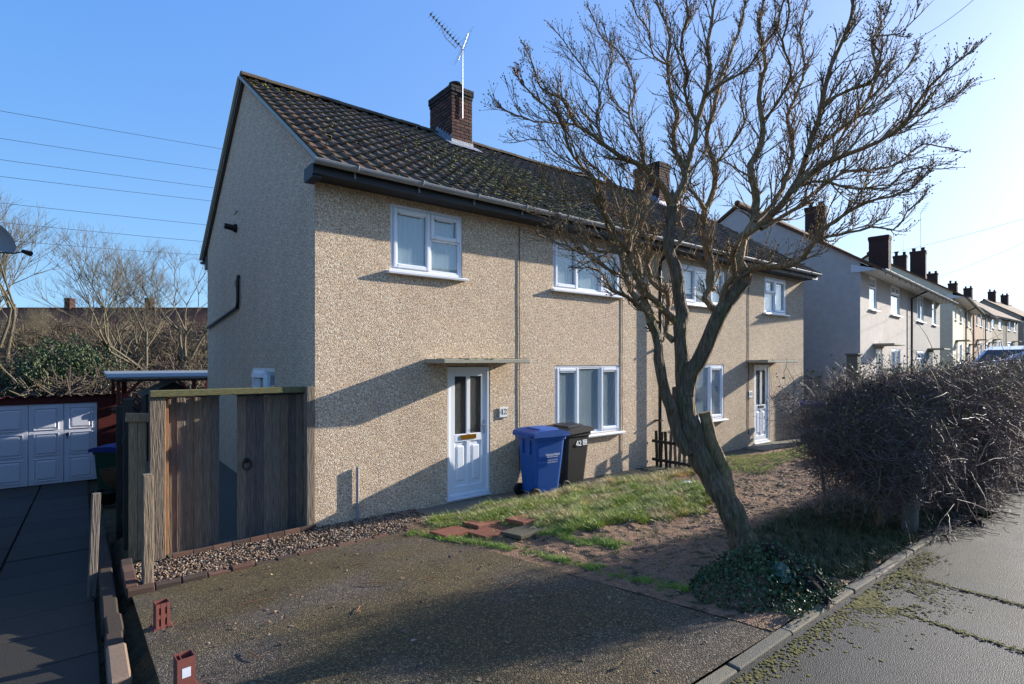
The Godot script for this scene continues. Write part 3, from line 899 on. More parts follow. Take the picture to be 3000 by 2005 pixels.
# ---------------------------------------------------------------- plainer pairs along the street
func street_pair(cfg: Dictionary):
	var o = thing(cfg.get("name", "semi_detached_house"), cfg.label, "house", cfg.at, cfg.turn, cfg.get("group", "houses up the street"))
	var w: float = cfg.get("w", 14.0); var hw := w / 2
	var holes := [Rect2(1.06, 3.35, .95, 1.1), Rect2(4.0, 3.35, 1.4, 1.1), Rect2(4.0, .8, 1.5, 1.3), Rect2(1.9, .0, .85, 2.05)]
	for half in 2:
		var hs := holes if half == 0 else holes.map(func(r): return Rect2(hw - r.position.x - r.size.x, r.position.y, r.size.x, r.size.y))
		var b := MB.new()
		wall_holes(b, Vector3(hw * half, -.6, 0), Vector3.RIGHT, hw, 5.1, hs.map(func(r): return Rect2(r.position + Vector2(0, .6), r.size)), Vector3(0, 0, -1))
		var x: float = 0.0 if half == 0 else w
		b.out([Vector3(x, -.6, 0), Vector3(x, 4.8, 0), Vector3(x, 7.25, -3.87), Vector3(x, 4.8, -DEEP), Vector3(x, -.6, -DEEP)], Vector3(hw, 3, -4))
		b.quad(Vector3(hw * (half + 1), -.6, -DEEP), Vector3(hw * half, -.6, -DEEP), Vector3(hw * half, 4.8, -DEEP), Vector3(hw * (half + 1), 4.8, -DEEP))
		put("wall", b, cfg.walls[half], o)
		for k in 3:
			var r: Rect2 = hs[k]
			var lt: Array = [[0, .68, 1, 1, false], [0, 0, 1, .68, false]] if k == 0 else ([[0, .7, .5, 1, true], [.5, .7, 1, 1, true], [0, 0, 1, .7, false]] if (k + half) % 2 else [[0, 0, .5, 1, true], [.5, 0, 1, 1, false]])
			window(o, Transform3D(Basis(), Vector3(hw * half + r.position.x, r.position.y, 0)), r.size.x, r.size.y, lt, cfg.get("blind", "none"), M.upvc)
		front_door(o, Transform3D(Basis(), Vector3(hw * half + hs[3].position.x, 0, 0)), M.black)
		var cx: float = hw * half + hs[3].position.x + .4
		canopy(o, cx - .8, cx + .8, 2.16, .6, M.canopy)
	var f := MB.new()
	f.box(Vector3(.05, 2.4, -DEEP + .05), Vector3(w - .05, 2.6, -.16)); f.box(Vector3(hw - .06, -.5, -DEEP + .05), Vector3(hw + .06, 4.4, -.16)); f.box(Vector3(.05, -.1, -DEEP + .05), Vector3(w - .05, -.02, -.16))
	f.box(Vector3(.05, .0, -3.1), Vector3(w - .05, 4.4, -3.0))
	put("interior_partition", f, M.render_stone, o)
	var b := MB.new()
	var ov: float = cfg.get("overhang", .42)
	for sgn in [1, -1]:
		var ez := ov if sgn == 1 else -DEEP - ov
		var ey := 7.40 - absf(ez + 3.87) * .651
		b.out([Vector3(-.08, ey, ez), Vector3(w + .08, ey, ez), Vector3(w + .08, 7.40, -3.87), Vector3(-.08, 7.40, -3.87)], Vector3(hw, 0, -3.87))
		b.out([Vector3(-.08, ey - .1, ez), Vector3(w + .08, ey - .1, ez), Vector3(w + .08, 7.30, -3.87), Vector3(-.08, 7.30, -3.87)], Vector3(hw, 20, -3.87))
		for x in [-.08, w + .08]: b.out([Vector3(x, ey, ez), Vector3(x, 7.40, -3.87), Vector3(x, 7.30, -3.87), Vector3(x, ey - .1, ez)], Vector3(hw, 5, -3.87))
	b.tube([Vector3(-.08, 7.40, -3.87), Vector3(w + .08, 7.40, -3.87)], [.11, .11], 8)
	put("roof", b, cfg.get("roof", M.tile_far), o)
	b = MB.new()
	var gyy := 7.40 - (ov + 3.87) * .651
	b.box(Vector3(-.03, 4.46, .002), Vector3(w + .03, 4.49, ov - .04)); b.box(Vector3(-.05, 4.45, ov - .06), Vector3(w + .05, gyy, ov - .03))
	b.prism(Transform3D(Basis(Vector3(0, 0, 1), Vector3.UP, Vector3(-1, 0, 0)), Vector3(-.002, 0, 0)), [Vector2(-.25, 4.44), Vector2(ov - .03, 4.45), Vector2(ov - .03, gyy - .02), Vector2(-.25, gyy + .22)], .03)
	put("soffit", b, cfg.get("trim", M.soffit_white), o)
	gutter(o, -.1, w + .1, gyy - .03, ov + .03, M.gutter)
	b = MB.new()
	b.tube([Vector3(hw, gyy - .06, ov + .02), Vector3(hw, 4.4, ov - .05), Vector3(hw, 4.15, .1), Vector3(hw, -.3, .09)], [.038, .038, .038, .038], 8)
	put("downpipe", b, M.black, o)
	b = MB.new(); b.tube([Vector3(-.05, 4.9, -1.9), Vector3(-.05, -.4, -1.9)], [.045, .045], 8)
	put("downpipe", b, M.black, o)
	var ci := 0
	for cc in cfg.chimneys:
		var ch = group_node("chimney", o)
		bricks(ch, cc[0], cc[0] + cc[2] * .85, cc[1] - cc[3] * .42, cc[1] + cc[3] * .42, cc[6] if cc.size() > 6 else 6.3, cc[4], M.brick, M.brick_dark, false)
		if cc[5]:
			for k in 2:
				var e := MB.new()
				chimney_pot(e, Vector3(cc[0] + cc[2] / 2, cc[4] - .02, cc[1] + (k - .5) * cc[3] * .5), .1, .26)
				if k == 0 and ci % 2 == 0: e.lathe(Transform3D(Basis(), Vector3(cc[0] + cc[2] / 2, cc[4] + .26, cc[1] - cc[3] * .25)), [[.15, 0], [.16, .05], [.0, .09]], 12)
				put("chimney_pot", e, M.brick_dark[0] if cc[5] == 1 else M.brick_red[0], ch)
		ci += 1
	return o

# ---------------------------------------------------------------- plants
func seg(b: MB, p: Vector3, q: Vector3, r0: float, r1: float, sides := 3):
	b.tube([p, q], [r0, r1], sides, false)

func twig(b: MB, p: Vector3, d: Vector3, length: float, r: float, level: int, buds: Array, bend := .19):
	var n := 3 if level > 0 else 2
	var pts := [p]; var rad := [r]
	var q := p; var dd := d
	for i in n:
		dd = (dd + Vector3(R(-bend, bend), R(-bend, bend) + .06, R(-bend, bend))).normalized()
		q += dd * length / n
		pts.append(q); rad.append(r * (1.0 - .75 * (i + 1) / n))
	b.tube(pts, rad, 4 if r > .006 else 3, false)
	if level > 0:
		var k := 3 + rng.randi() % 3
		for i in k:
			var t := .25 + .75 * (i + rng.randf()) / k
			var f := t * n; var i0 := mini(int(f), n - 1)
			var pp: Vector3 = pts[i0].lerp(pts[i0 + 1], f - i0)
			var sd := Vector3(R(-1, 1), R(-.5, 1), R(-1, 1)).normalized()
			twig(b, pp, (dd * .95 + sd * .55).normalized(), length * R(.42, .75), maxf(r * .6, .0022), level - 1, buds, bend)
	else: buds.append([q, dd])

func front_tree(limbs: Array):
	var o = thing("bare_tree", "leaning bare tree with cut stub in the front garden of the nearer house", "tree", Vector3.ZERO)
	var crown := MB.new(); var buds := []
	var mid := Vector3(1.95, 4.0, 4.55)
	for li in limbs.size():
		var l: Array = limbs[li]
		var pts := []
		for i in range(2, l.size(), 3): pts.append(Vector3(l[i], l[i + 1], l[i + 2]))
		# smooth the run of points
		var cv := Curve3D.new()
		for i in pts.size():
			var tg: Vector3 = (pts[mini(i + 1, pts.size() - 1)] - pts[maxi(i - 1, 0)]) / 6.0
			cv.add_point(pts[i], -tg, tg)
		var len_ := cv.get_baked_length()
		var k := maxi(4, int(len_ / (.07 if li == 0 else .10)))
		var run := []; var rad := []
		for i in k + 1:
			var t := float(i) / k
			var p := cv.sample_baked(t * len_, true)
			if li > 0 and i > 0 and i < k: p += Vector3(R(-1, 1), R(-1, 1), R(-1, 1)) * .008
			run.append(p)
			var r := lerpf(l[0], l[1], pow(t, .8))
			if li == 0 and t < .22: r *= 1.0 + (.22 - t) * 2.6
			rad.append(r * .9 * (1.0 + (sin(i * 1.7 + li) * .06 if li < 20 else 0.0)))
		if li == 0:
			var b := MB.new(); b.tube(run, rad, 26, true, .055, 3)
			put("trunk", b, M.bark, o)
		elif l[0] >= .03:
			var b := MB.new(); b.tube(run, rad, 12, true, .035, li)
			put("limb", b, M.bark if l[0] > .05 else M.branch, o)
		else: crown.tube(run, rad, 6, false)
		if li == 0: continue
		# side shoots
		var s := .18 * len_ if l[0] > .04 else .06 * len_
		if l[0] >= .06: s = .8 * len_
		while s < len_:
			var t := s / len_
			var p := cv.sample_baked(s, true); var d := (cv.sample_baked(minf(s + .02, len_), true) - cv.sample_baked(maxf(s - .02, 0), true)).normalized()
			var outw := (p - mid); outw = outw.normalized() * minf(1.0, outw.length())
			var side := Vector3(R(-1, 1), R(-.7, .9), R(-1, 1)).normalized()
			var dir := (d * .95 + side * .65 + outw * .2 + Vector3(0, .15, 0)).normalized()
			var r := minf(lerpf(l[0], l[1], t) * .55, .0085)
			var reach := R(.13, .36) * (1.0 if t < .6 else lerpf(.75, .3, (t - .6) / .4))
			if p.y < 2.7: reach *= .55
			twig(crown, p, dir, reach, maxf(r, .0042), 2 if rng.randf() < .7 else 1, buds)
			s += R(.035, .075)
		twig(crown, run[-1], (run[-1] - run[-2]).normalized(), .10, maxf(l[1], .005), 1, buds, .15)
	# the sawn-off branch
	var st := MB.new()
	st.tube([Vector3(1.93, 1.0, 4.62), Vector3(1.92, 1.22, 4.60), Vector3(1.83, 1.48, 4.54), Vector3(1.79, 1.72, 4.5)], [.075, .06, .052, .05], 12, true, .05, 9)
	put("cut_stub", st, M.branch, o)
	put("crown", crown, M.branch, o)
	var bm := MB.new()
	bm.lathe(Transform3D(), [[0, 0], [.5, .5], [.42, .9], [0, 1.6]], 5)
	var xf := []; 
	for q in buds:
		var y: Vector3 = q[1]; var x := y.cross(Vector3(.3, .2, .9)).normalized()
		var s := R(.006, .011)
		xf.append(Transform3D(Basis(x * s, y * s, x.cross(y) * s), q[0] - y * s * .4))
	many("buds", bm, M.bud, xf, null, o)

# a bare tree seen from afar
func far_tree_mesh(seed_: int, tall: float, spread: float, stems: int) -> Array:
	var keep := rng.state
	rng.seed = seed_
	var trunk := MB.new(); var crown := MB.new()
	for s in stems:
		var p := Vector3(R(-.3, .3) * s, 0, R(-.3, .3) * s)
		grow(trunk, crown, p, (Vector3.UP + Vector3(R(-.25, .25), 0, R(-.25, .25)) * (1.0 if stems > 1 else .3)).normalized(), tall * .26, tall * .014, 0, spread)
	rng.state = keep
	return [trunk.mesh(), crown.mesh()]

func grow(trunk: MB, crown: MB, p: Vector3, d: Vector3, length: float, r: float, level: int, spread: float):
	var n := 3
	var pts := [p]; var rad := [r]; var q := p; var dd := d
	for i in n:
		dd = (dd + Vector3(R(-.16, .16), R(-.05, .16), R(-.16, .16))).normalized()
		q += dd * length / n
		pts.append(q); rad.append(r * (1.0 - .45 * (i + 1) / n))
	(trunk if level < 2 else crown).tube(pts, rad, 5 if level < 2 else 3, false)
	if level >= 6 or length < .12: return
	var k := 2 + rng.randi() % 2 + (1 if level > 2 else 0)
	for i in k:
		var sd := Vector3(R(-1, 1), R(-.25, .6), R(-1, 1)).normalized()
		var f := R(.55, 1.0)
		grow(trunk, crown, pts[2].lerp(pts[3], f) if level > 0 else pts[3], (dd + sd * spread).normalized(), length * R(.66, .86), r * .56, level + 1, spread)

func far_tree(meshes: Array, at: Vector3, turn: float, size: float, m, label: String):
	var o = thing("winter_tree", label, "tree", at, turn, "bare trees behind the gardens")
	o.scale = Vector3.ONE * size
	put("trunk", meshes[0], m, o); put("crown", meshes[1], m, o)
	return o

func bramble_ball(seed_: int, count: int, thick := .0055, curl := .5) -> MB:
	var keep := rng.state
	rng.seed = seed_
	var b := MB.new()
	for i in count:
		var p := Vector3(R(-1, 1), R(-1, 1), R(-1, 1)) * .3
		var d := Vector3(R(-1, 1), R(-.5, .7), R(-1, 1)).normalized()
		var pts := [p]; var rad := [thick * R(.5, 1.4)]
		var n := 4
		for k in n:
			d = (d + Vector3(R(-curl, curl), R(-curl, curl), R(-curl, curl))).normalized()
			p += d * R(.06, .14)
			pts.append(p); rad.append(rad[0] * (1.0 - .6 * (k + 1) / n))
		b.tube(pts, rad, 3, false)
	rng.state = keep
	return b

func leaf_mesh(w := .5, fold := .2) -> MB:
	var b := MB.new()
	b.tri(Vector3(0, 0, 0), Vector3(w, fold, .5), Vector3(0, 0, 1)); b.tri(Vector3(0, 0, 0), Vector3(0, 0, 1), Vector3(-w, fold, .5))
	return b

func any_basis(s: float) -> Basis: return Basis.from_euler(Vector3(R(-PI, PI), R(-PI, PI), R(-PI, PI))).scaled(Vector3.ONE * s)

func hedge():
	var o = thing("hedge", "overgrown leafless bramble hedge along the pavement with sparse green leaves", "hedge")
	var xf := []; var leafx := []; var leafc := []
	var balls := [bramble_ball(31, 34, .007), bramble_ball(32, 34, .0055, .35)]
	var sets := [[], []]
	var nz := FastNoiseLite.new(); nz.seed = 9; nz.frequency = .7
	var i := 0
	while i < 4200:
		var x := R(3.3, 12.5) if rng.randf() < .7 else R(3.5, 6.5)
		var u := rng.randf()
		var k := smoothstep(3.2, 4.3, x)
		var base := gy(x, 5.2)
		# tall, thick and leaning over the garden; bare and open at the foot near the post
		var h := lerpf(1.05, 1.50, k) + .12 * nz.get_noise_1d(x * 3.0) + (x - 8.0) * .0
		h = minf(h, 2.10 - base)
		var y := base + h * sqrt(u) - .08
		var rel := (y - base) / h
		if x < 4.6 and rel < .42 and rng.randf() < .88: continue
		if x < 4.1 and rel < .6 and rng.randf() < .5: continue
		if rel < .3 and rng.randf() < .35: continue
		var bulge := lerpf(.35, 1.0, sin(clampf(rel, 0, 1) * PI * .85))
		var z := 5.38 + R(-1, 1) * (.40 * bulge)
		if x < 5.2: z -= rng.randf() * .55 * smoothstep(5.2, 4.0, x)
		sets[i % 2].append(Transform3D(any_basis(R(.36, .58)), Vector3(x, y, z)))
		i += 1
		if rng.randf() < (.8 if rel > .74 else .06):
			for q in 5 + rng.randi() % 5:
				var s := R(.012, .03)
				leafx.append(Transform3D(any_basis(s), Vector3(x, y, z) + Vector3(R(-.3, .3), R(-.05, .3), R(-.3, .3))))
				var g := R(.5, 1.4)
				leafc.append(Color(.17 * g, .19 * g, .03 * g) if rng.randf() < .75 else Color(.05 * g, .03 * g, .022 * g))
	# loose runners reaching out at the left end, over the lawn
	for j in 60:
		var y := R(1.0, 1.9); var p := Vector3(R(3.4, 5.0), y, R(4.2, 4.9))
		sets[1].append(Transform3D(any_basis(R(.35, .6)), p))
		if y > 1.55:
			for q in 5:
				leafx.append(Transform3D(any_basis(R(.015, .035)), p + Vector3(R(-.35, .3), R(-.1, .35), R(-.3, .3))))
				leafc.append(Color(.15, .16, .03) * R(.6, 1.2))
	for k in 2: many("twigs", balls[k], M.twig, sets[k], null, o)
	many("leaves", leaf_mesh(), M.leaf, leafx, leafc, o)
	# upright stems and long runners
	for k in 15:
		var b := MB.new()
		var x := R(3.6, 6.0) if k < 10 else R(6, 11)
		var z := R(4.5, 5.3)
		var pts := []; var rad := []
		var p := Vector3(x, gy(x, z) - .05, z)
		for s in 8:
			pts.append(p); rad.append(lerpf(.022, .008, s / 7.0) * (1.0 if k < 10 else .8))
			p += Vector3(R(-.07, .07), R(.13, .2), R(-.06, .06))
		b.tube(pts, rad, 6, false)
		put("stem", b, M.branch, o)
	var rn := MB.new()
	for k in 420:
		var x := R(3.6, 12); var y := gy(x, 5.3) + R(.15, 1.65)
		var z := 5.5 + .26 * sin(clampf((y - gy(x, 5.3)) / 1.6, 0, 1) * PI) + R(-.1, .12)
		var d := Vector3(R(-1, 1), R(-.45, .5), R(-.1, .28)).normalized()
		var p := Vector3(x, y, z); var pts := [p]; var rad := [.0042]
		for s in 7:
			d = (d + Vector3(R(-.2, .2), R(-.25, .12), R(-.2, .14))).normalized()
			p += d * .1; pts.append(p); rad.append(.0042 - .0005 * s)
		rn.tube(pts, rad, 3, false)
	put("runners", rn, M.twig, o, "stuff")
	# dead cane litter at the foot along the pavement
	var lt := MB.new()
	for k in 330:
		var x := R(3.75, 8.5); var z := 5.52 + absf(rng.randfn(0, .16)) * smoothstep(3.4, 4.8, x)
		var p := Vector3(x, gy(x, z) + R(.01, .05), z); var d := Vector3(R(-1, 1), R(-.02, .25), R(-1, 1)).normalized()
		var pts := [p]; var rad := [R(.002, .005)]
		for s in 3:
			d = (d + Vector3(R(-.3, .3), R(-.25, .05), R(-.3, .3))).normalized()
			p += d * R(.04, .11); p.y = maxf(p.y, gy(p.x, p.z) + .008); pts.append(p); rad.append(rad[0] * .8)
		lt.tube(pts, rad, 3, false)
	put("fallen_canes", lt, M.twig, o, "stuff")

func tuft_mesh(seed_: int, blades: int, wide: float, lean: float) -> MB:
	var r := RandomNumberGenerator.new(); r.seed = seed_
	var b := MB.new()
	for i in blades:
		var a := r.randf() * TAU; var rr := r.randf() * .45
		var p := Vector3(cos(a) * rr, 0, sin(a) * rr)
		var la := r.randf() * TAU; var le := r.randf_range(.2, 1.0) * lean
		var d := Vector3(cos(la) * le, 1.0, sin(la) * le).normalized()
		var h := r.randf_range(.55, 1.1)
		var side := d.cross(Vector3(cos(la + .4), 0, sin(la + .4))).normalized() * wide
		var m := p + d * h * .55; var t := m + (d + Vector3(cos(la), -.55, sin(la)) * le).normalized() * h * .5
		b.col = Color.WHITE
		b.tri(p - side, p + side, m); b.tri(p + side, m + side * .7, m); b.tri(m, m + side * .7, t)
	return b

func grass_patch(called, label, count: int, where: Callable, hgt: Callable, colr: Callable, mesh):
	var xf := []; var cols := []
	var tries := 0
	while xf.size() < count and tries < count * 12:
		tries += 1
		var p: Vector3 = where.call()
		if p.y < -90.0: continue
		var s: float = hgt.call(p)
		xf.append(Transform3D(Basis.from_euler(Vector3(R(-.25, .25), R(0, TAU), R(-.25, .25))).scaled(Vector3(R(.8, 1.3), 1, R(.8, 1.3)) * s), p))
		cols.append(colr.call(p))
	var o = many(called, mesh, M.grass, xf, cols)
	tag(o, label, "grass", "", "stuff")

# ---------------------------------------------------------------- things in the yard
func wheelie_bin(label: String, at: Vector3, turn: float, body_m, lid_m, open := 0.0, scale_ := 1.0, called := "wheelie_bin"):
	# local axes: the lid hinge, handle and wheels are on the -x side, +z is the printed side
	var o = thing(called, label, "bin", at, turn, "wheelie bins")
	o.scale = Vector3.ONE * scale_
	var b := MB.new()
	var prev := []
	var levels := [[.02, .20, .17, .0], [.10, .225, .20, .0], [.55, .255, .24, .01], [.92, .275, .272, .02], [.93, .30, .29, .02], [.985, .30, .29, .02]]
	for l in levels:
		var cur := []
		var r := .05
		for k in 4:
			var sx: int = [1, -1, -1, 1][k]; var sz: int = [1, 1, -1, -1][k]
			for q in 4:
				var a: float = (k * PI / 2) + q * PI / 6.0
				cur.append(Vector3(l[3] + sx * (l[1] - r) + cos(a) * r, l[0], sz * (l[2] - r) + sin(a) * r))
		if prev.size():
			for i in 16:
				var j := (i + 1) % 16
				b.quad(prev[i], cur[i], cur[j], prev[j])
		else:
			var bot := cur.duplicate(); b.out(bot, Vector3(0, .5, 0))
		prev = cur
	for z in [-.1, .1]: b.box(Vector3(-.285, .70, z - .02), Vector3(-.245, .93, z + .02), .008)
	b.box(Vector3(-.24, .1, -.10), Vector3(-.215, .7, .10), .01)
	put("body", b, body_m, o)
	var lid := MB.new()
	var ps := [[-.345, .0], [-.33, .045], [-.2, .075], [.14, .085], [.27, .055], [.325, .035], [.335, -.02]]
	for i in ps.size() - 1:
		var a = ps[i]; var e = ps[i + 1]
		lid.quad(Vector3(a[0], a[1], .315), Vector3(e[0], e[1], .315), Vector3(e[0], e[1], -.315), Vector3(a[0], a[1], -.315))
		lid.quad(Vector3(a[0], -.022, .316), Vector3(e[0], -.022, .316), Vector3(e[0], e[1], .315), Vector3(a[0], a[1], .315))
		lid.quad(Vector3(e[0], -.022, -.316), Vector3(a[0], -.022, -.316), Vector3(a[0], a[1], -.315), Vector3(e[0], e[1], -.315))
	lid.box(Vector3(-.34, -.024, -.316), Vector3(.335, -.012, .316))
	lid.box(Vector3(-.18, .062, -.2), Vector3(.2, .098, .2), .02)
	lid.box(Vector3(.27, .0, -.1), Vector3(.36, .03, .1), .012)
	var ld = put("lid", lid, lid_m, o)
	ld.position = Vector3(.02, 1.005, 0); ld.rotation.z = open
	var hd := MB.new()
	hd.tube([Vector3(-.335, .985, -.25), Vector3(-.36, .99, -.2), Vector3(-.36, .99, .2), Vector3(-.335, .985, .25)], [.017, .017, .017, .017], 8)
	put("handle", hd, body_m, o)
	for s in [-1, 1]:
		var w := MB.new()
		w.lathe(Transform3D(Basis(Vector3(1, 0, 0), Vector3(0, 0, 1), Vector3(0, -1, 0)), Vector3(-.245, .1, s * .225 - .03)), [[.0, 0], [.06, .0], [.085, -.004], [.1, .008], [.1, .05], [.085, .062], [.06, .052], [0, .052]], 20)
		put("wheel", w, M.rubber, o)
	var ax := MB.new(); ax.tube([Vector3(-.245, .1, -.22), Vector3(-.245, .1, .22)], [.012, .012], 6); put("axle", ax, M.steel, o)
	return o

func board_run(parent, x0: float, x1: float, n: int, y0: float, y1: float, z: float, mats: Array):
	var w := (x1 - x0) / n
	for i in n:
		var p = piece("board", parent, Vector3(x0 + (i + .5) * w, (y0 + y1) / 2 + R(-.006, .006), z + R(-.004, .004) + (.012 if i % 2 else 0.0)), Vector3(w - .004 if i % 2 else w + .012, y1 - y0, .018), .003, mats[rng.randi() % mats.size()], Vector3(R(-.003, .003), R(-.02, .02), R(-.003, .003)))

func side_gate():
	# frame of two posts and a head rail, a fixed panel and a gate standing ajar
	var f = thing("passage_frame", "timber posts and mossy head rail spanning the side passage beside the house", "gate frame", Vector3.ZERO)
	piece("post", f, Vector3(-1.705, .86, -.17), Vector3(.15, 1.92, .12), .006, M.wood[2])
	piece("post", f, Vector3(-.058, .88, -.04), Vector3(.10, 1.90, .11), .006, M.wood[0])
	piece("head_rail", f, Vector3(-.9, 1.79, -.13), Vector3(1.76, .075, .10), .006, M.wood_green)
	piece("jamb", f, Vector3(-1.612, .85, -.22), Vector3(.03, 1.8, .10), .003, M.wood_new)
	var p = thing("fence_panel", "fixed grey board panel in the left part of the passage frame, partly sunlit", "fence", Vector3.ZERO)
	board_run(p, -1.595, -1.06, 6, -.1, 1.73, -.29, M.wood)
	for y in [.15, .85, 1.6]: piece("rail", p, Vector3(-1.33, y, -.33), Vector3(.54, .08, .04), .004, M.wood[1])
	piece("capping", p, Vector3(-1.33, 1.742, -.30), Vector3(.56, .025, .05), .003, M.wood_dark)
	var g = thing("side_gate", "grey board gate with black ring latch next to the house corner", "gate", Vector3.ZERO)
	board_run(g, -.86, -.06, 8, -.07, 1.72, -.27, M.wood)
	for y in [.12, .9, 1.58]: piece("rail", g, Vector3(-.46, y, -.31), Vector3(.78, .09, .04), .004, M.wood[1])
	piece("capping", g, Vector3(-.46, 1.73, -.28), Vector3(.81, .025, .05), .003, M.wood_dark)
	var b := MB.new()
	var pts := []; var rr := []
	for i in 15:
		var a := TAU * i / 14.0
		pts.append(Vector3(-.76 + cos(a) * .05, .87 + sin(a) * .06, -.235)); rr.append(.009)
	b.tube(pts, rr, 6, false); b.xbox(Transform3D(Basis(), Vector3(-.76, .92, -.25)), Vector3(.06, .06, .02), .008)
	put("ring_latch", b, M.black, g)
	# narrow end panel outside the post, then the boundary fence running back
	var e = thing("fence_panel", "narrow pale board panel outside the passage post", "fence", Vector3.ZERO)
	for i in 2: piece("board", e, Vector3(-1.92 + i * .085, .72, -.31), Vector3(.082, 1.62, .02), .003, M.wood_pale)
	piece("capping", e, Vector3(-1.88, 1.52, -.30), Vector3(.22, .10, .06), .008, M.wood_pale, Vector3(0, 0, -.08))
	var bf = thing("boundary_fence", "dark timber fence running back along the side passage", "fence", Vector3.ZERO)
	for i in 2: piece("post", bf, Vector3(-1.93, .45, -.95 - i * 1.75), Vector3(.1, 2.5 if i == 0 else 2.1, .1), .006, M.wood_dark)
	for i in 11: piece("board", bf, Vector3(-1.87, .45, -.9 - i * .165), Vector3(.018, 1.75, .16), .003, M.wood[i % 4], Vector3(0, R(-.03, .03), 0))
	for y in [-.1, 1.0]: piece("rail", bf, Vector3(-1.90, y, -1.75), Vector3(.04, .08, 1.9), .004, M.wood_dark)

func post_socket(label, at: Vector3, turn: float, slots: bool):
	var o = thing("post_socket", label, "post socket", at, turn, "rusty post sockets on the drive edge")
	var b := MB.new()
	b.box(Vector3(-.075, 0, -.075), Vector3(.075, .006, .075), .002)
	put("base_plate", b, M.oxide, o)
	var s := MB.new()
	var t := .004; var w := .046; var h := .2
	for q in [[Vector3(-w, .006, -w), Vector3(-w + t, h, w)], [Vector3(w - t, .006, -w), Vector3(w, h, w)], [Vector3(-w + t, .006, -w), Vector3(w - t, h, -w + t)]]: s.box(q[0], q[1])
	if slots:
		var xs := [-w + t, -.026, -.014, .014, .026, w - t]
		for i in [0, 2, 4]: s.box(Vector3(xs[i], .006, w - t), Vector3(xs[i + 1], h, w))
		for i in [1, 3]:
			for y in [[.006, .03], [.085, .115], [.17, h]]: s.box(Vector3(xs[i], y[0], w - t), Vector3(xs[i + 1], y[1], w - .001))
	else:
		s.box(Vector3(-w + t, .006, w - t), Vector3(w - t, h, w))
		s.box(Vector3(-.02, .1, -w + t), Vector3(-.016, h - .01, w - t))
	put("socket", s, M.oxide, o)
	for x in [-.058, .058]:
		for z in [-.058, .058]:
			var n := MB.new(); n.lathe(Transform3D(Basis(), Vector3(x, .006, z)), [[.009, 0], [.009, .008], [.004, .009], [.004, .02], [0, .02]], 6); put("bolt", n, M.oxide, o)
	if not slots:
		var st := MB.new(); st.box(Vector3(-.022, .09, w), Vector3(.022, .145, w + .001)); put("sticker", st, M.litter, o)

func car():
	var x := 14.75; var z := 4.62
	var o = thing("parked_car", "silver white hatchback parked beyond the far end of the hedge", "car", Vector3(x, gy(x, z), z), .06)
	o.scale = Vector3(1.1, 1.06, 1.1)
	# half profile lofted across the width: nose towards -x
	var prof := [[-2.0, .35, .55], [-2.05, .55, .62], [-1.9, .72, .74], [-1.2, .92, .82], [-.75, .97, .84], [-.1, 1.36, .66], [.5, 1.45, .64], [1.3, 1.40, .63], [1.75, 1.05, .74], [2.0, .9, .76], [2.02, .4, .7]]
	var body := MB.new()
	for s in [-1, 1]:
		for i in prof.size() - 1:
			var a = prof[i]; var e = prof[i + 1]
			var pa := Vector3(a[0], a[1], s * a[2]); var pe := Vector3(e[0], e[1], s * e[2])
			body.out([Vector3(a[0], a[1] + .02, 0), Vector3(e[0], e[1] + .02, 0), pe, pa], Vector3(0, .4, 0))
			var ya := minf(a[1], .92); var ye := minf(e[1], .92)
			body.out([pa, pe, Vector3(e[0], ye, s * .86), Vector3(a[0], ya, s * .86)], Vector3(0, .4, 0))
			body.out([Vector3(a[0], ya, s * .86), Vector3(e[0], ye, s * .86), Vector3(e[0], .28, s * .84), Vector3(a[0], .28, s * .84)], Vector3(0, .4, 0))
	put("body", body, M.car_paint, o)
	var gl := MB.new()
	for s in [-1, 1]:
		gl.out([Vector3(-.62, .97, s * .862), Vector3(-.08, 1.31, s * .695), Vector3(.45, 1.39, s * .672), Vector3(.45, .97, s * .862)], Vector3(0, .4, 0))
		gl.out([Vector3(.52, .97, s * .862), Vector3(.52, 1.39, s * .672), Vector3(1.25, 1.35, s * .672), Vector3(1.5, 1.0, s * .85)], Vector3(0, .4, 0))
	gl.out([Vector3(-.70, 1.0, .76), Vector3(-.12, 1.37, .6), Vector3(-.12, 1.37, -.6), Vector3(-.70, 1.0, -.76)], Vector3(0, .4, 0))
	put("window", gl, M.glass_dark, o)
	for s in [-1, 1]:
		var mi := MB.new(); mi.xbox(Transform3D(Basis(), Vector3(-.55, 1.0, s * .95)), Vector3(.1, .13, .2), .03); put("mirror", mi, M.car_paint, o)
		var hl := MB.new(); hl.xbox(Transform3D(Basis.from_euler(Vector3(0, 0, .5)), Vector3(-1.93, .66, s * .6)), Vector3(.16, .12, .28), .04); put("headlight", hl, M.lamp_glass, o)
		for wx in [-1.3, 1.25]:
			var w := MB.new()
			w.lathe(Transform3D(Basis(Vector3(1, 0, 0), Vector3(0, 0, 1), Vector3(0, -1, 0)), Vector3(wx, .31, s * .78 - .1)), [[0, 0], [.2, 0], [.29, .0], [.31, .03], [.31, .17], [.29, .2], [.2, .2], [0, .19]], 20)
			var wn = put("wheel", w, M.rubber, o)
			var rim := MB.new(); rim.lathe(Transform3D(Basis(Vector3(1, 0, 0), Vector3(0, 0, s), Vector3(0, -s, 0)), Vector3(wx, .31, s * .875)), [[0, .012], [.19, .01], [.2, 0]], 14); put("rim", rim, M.steel, wn)

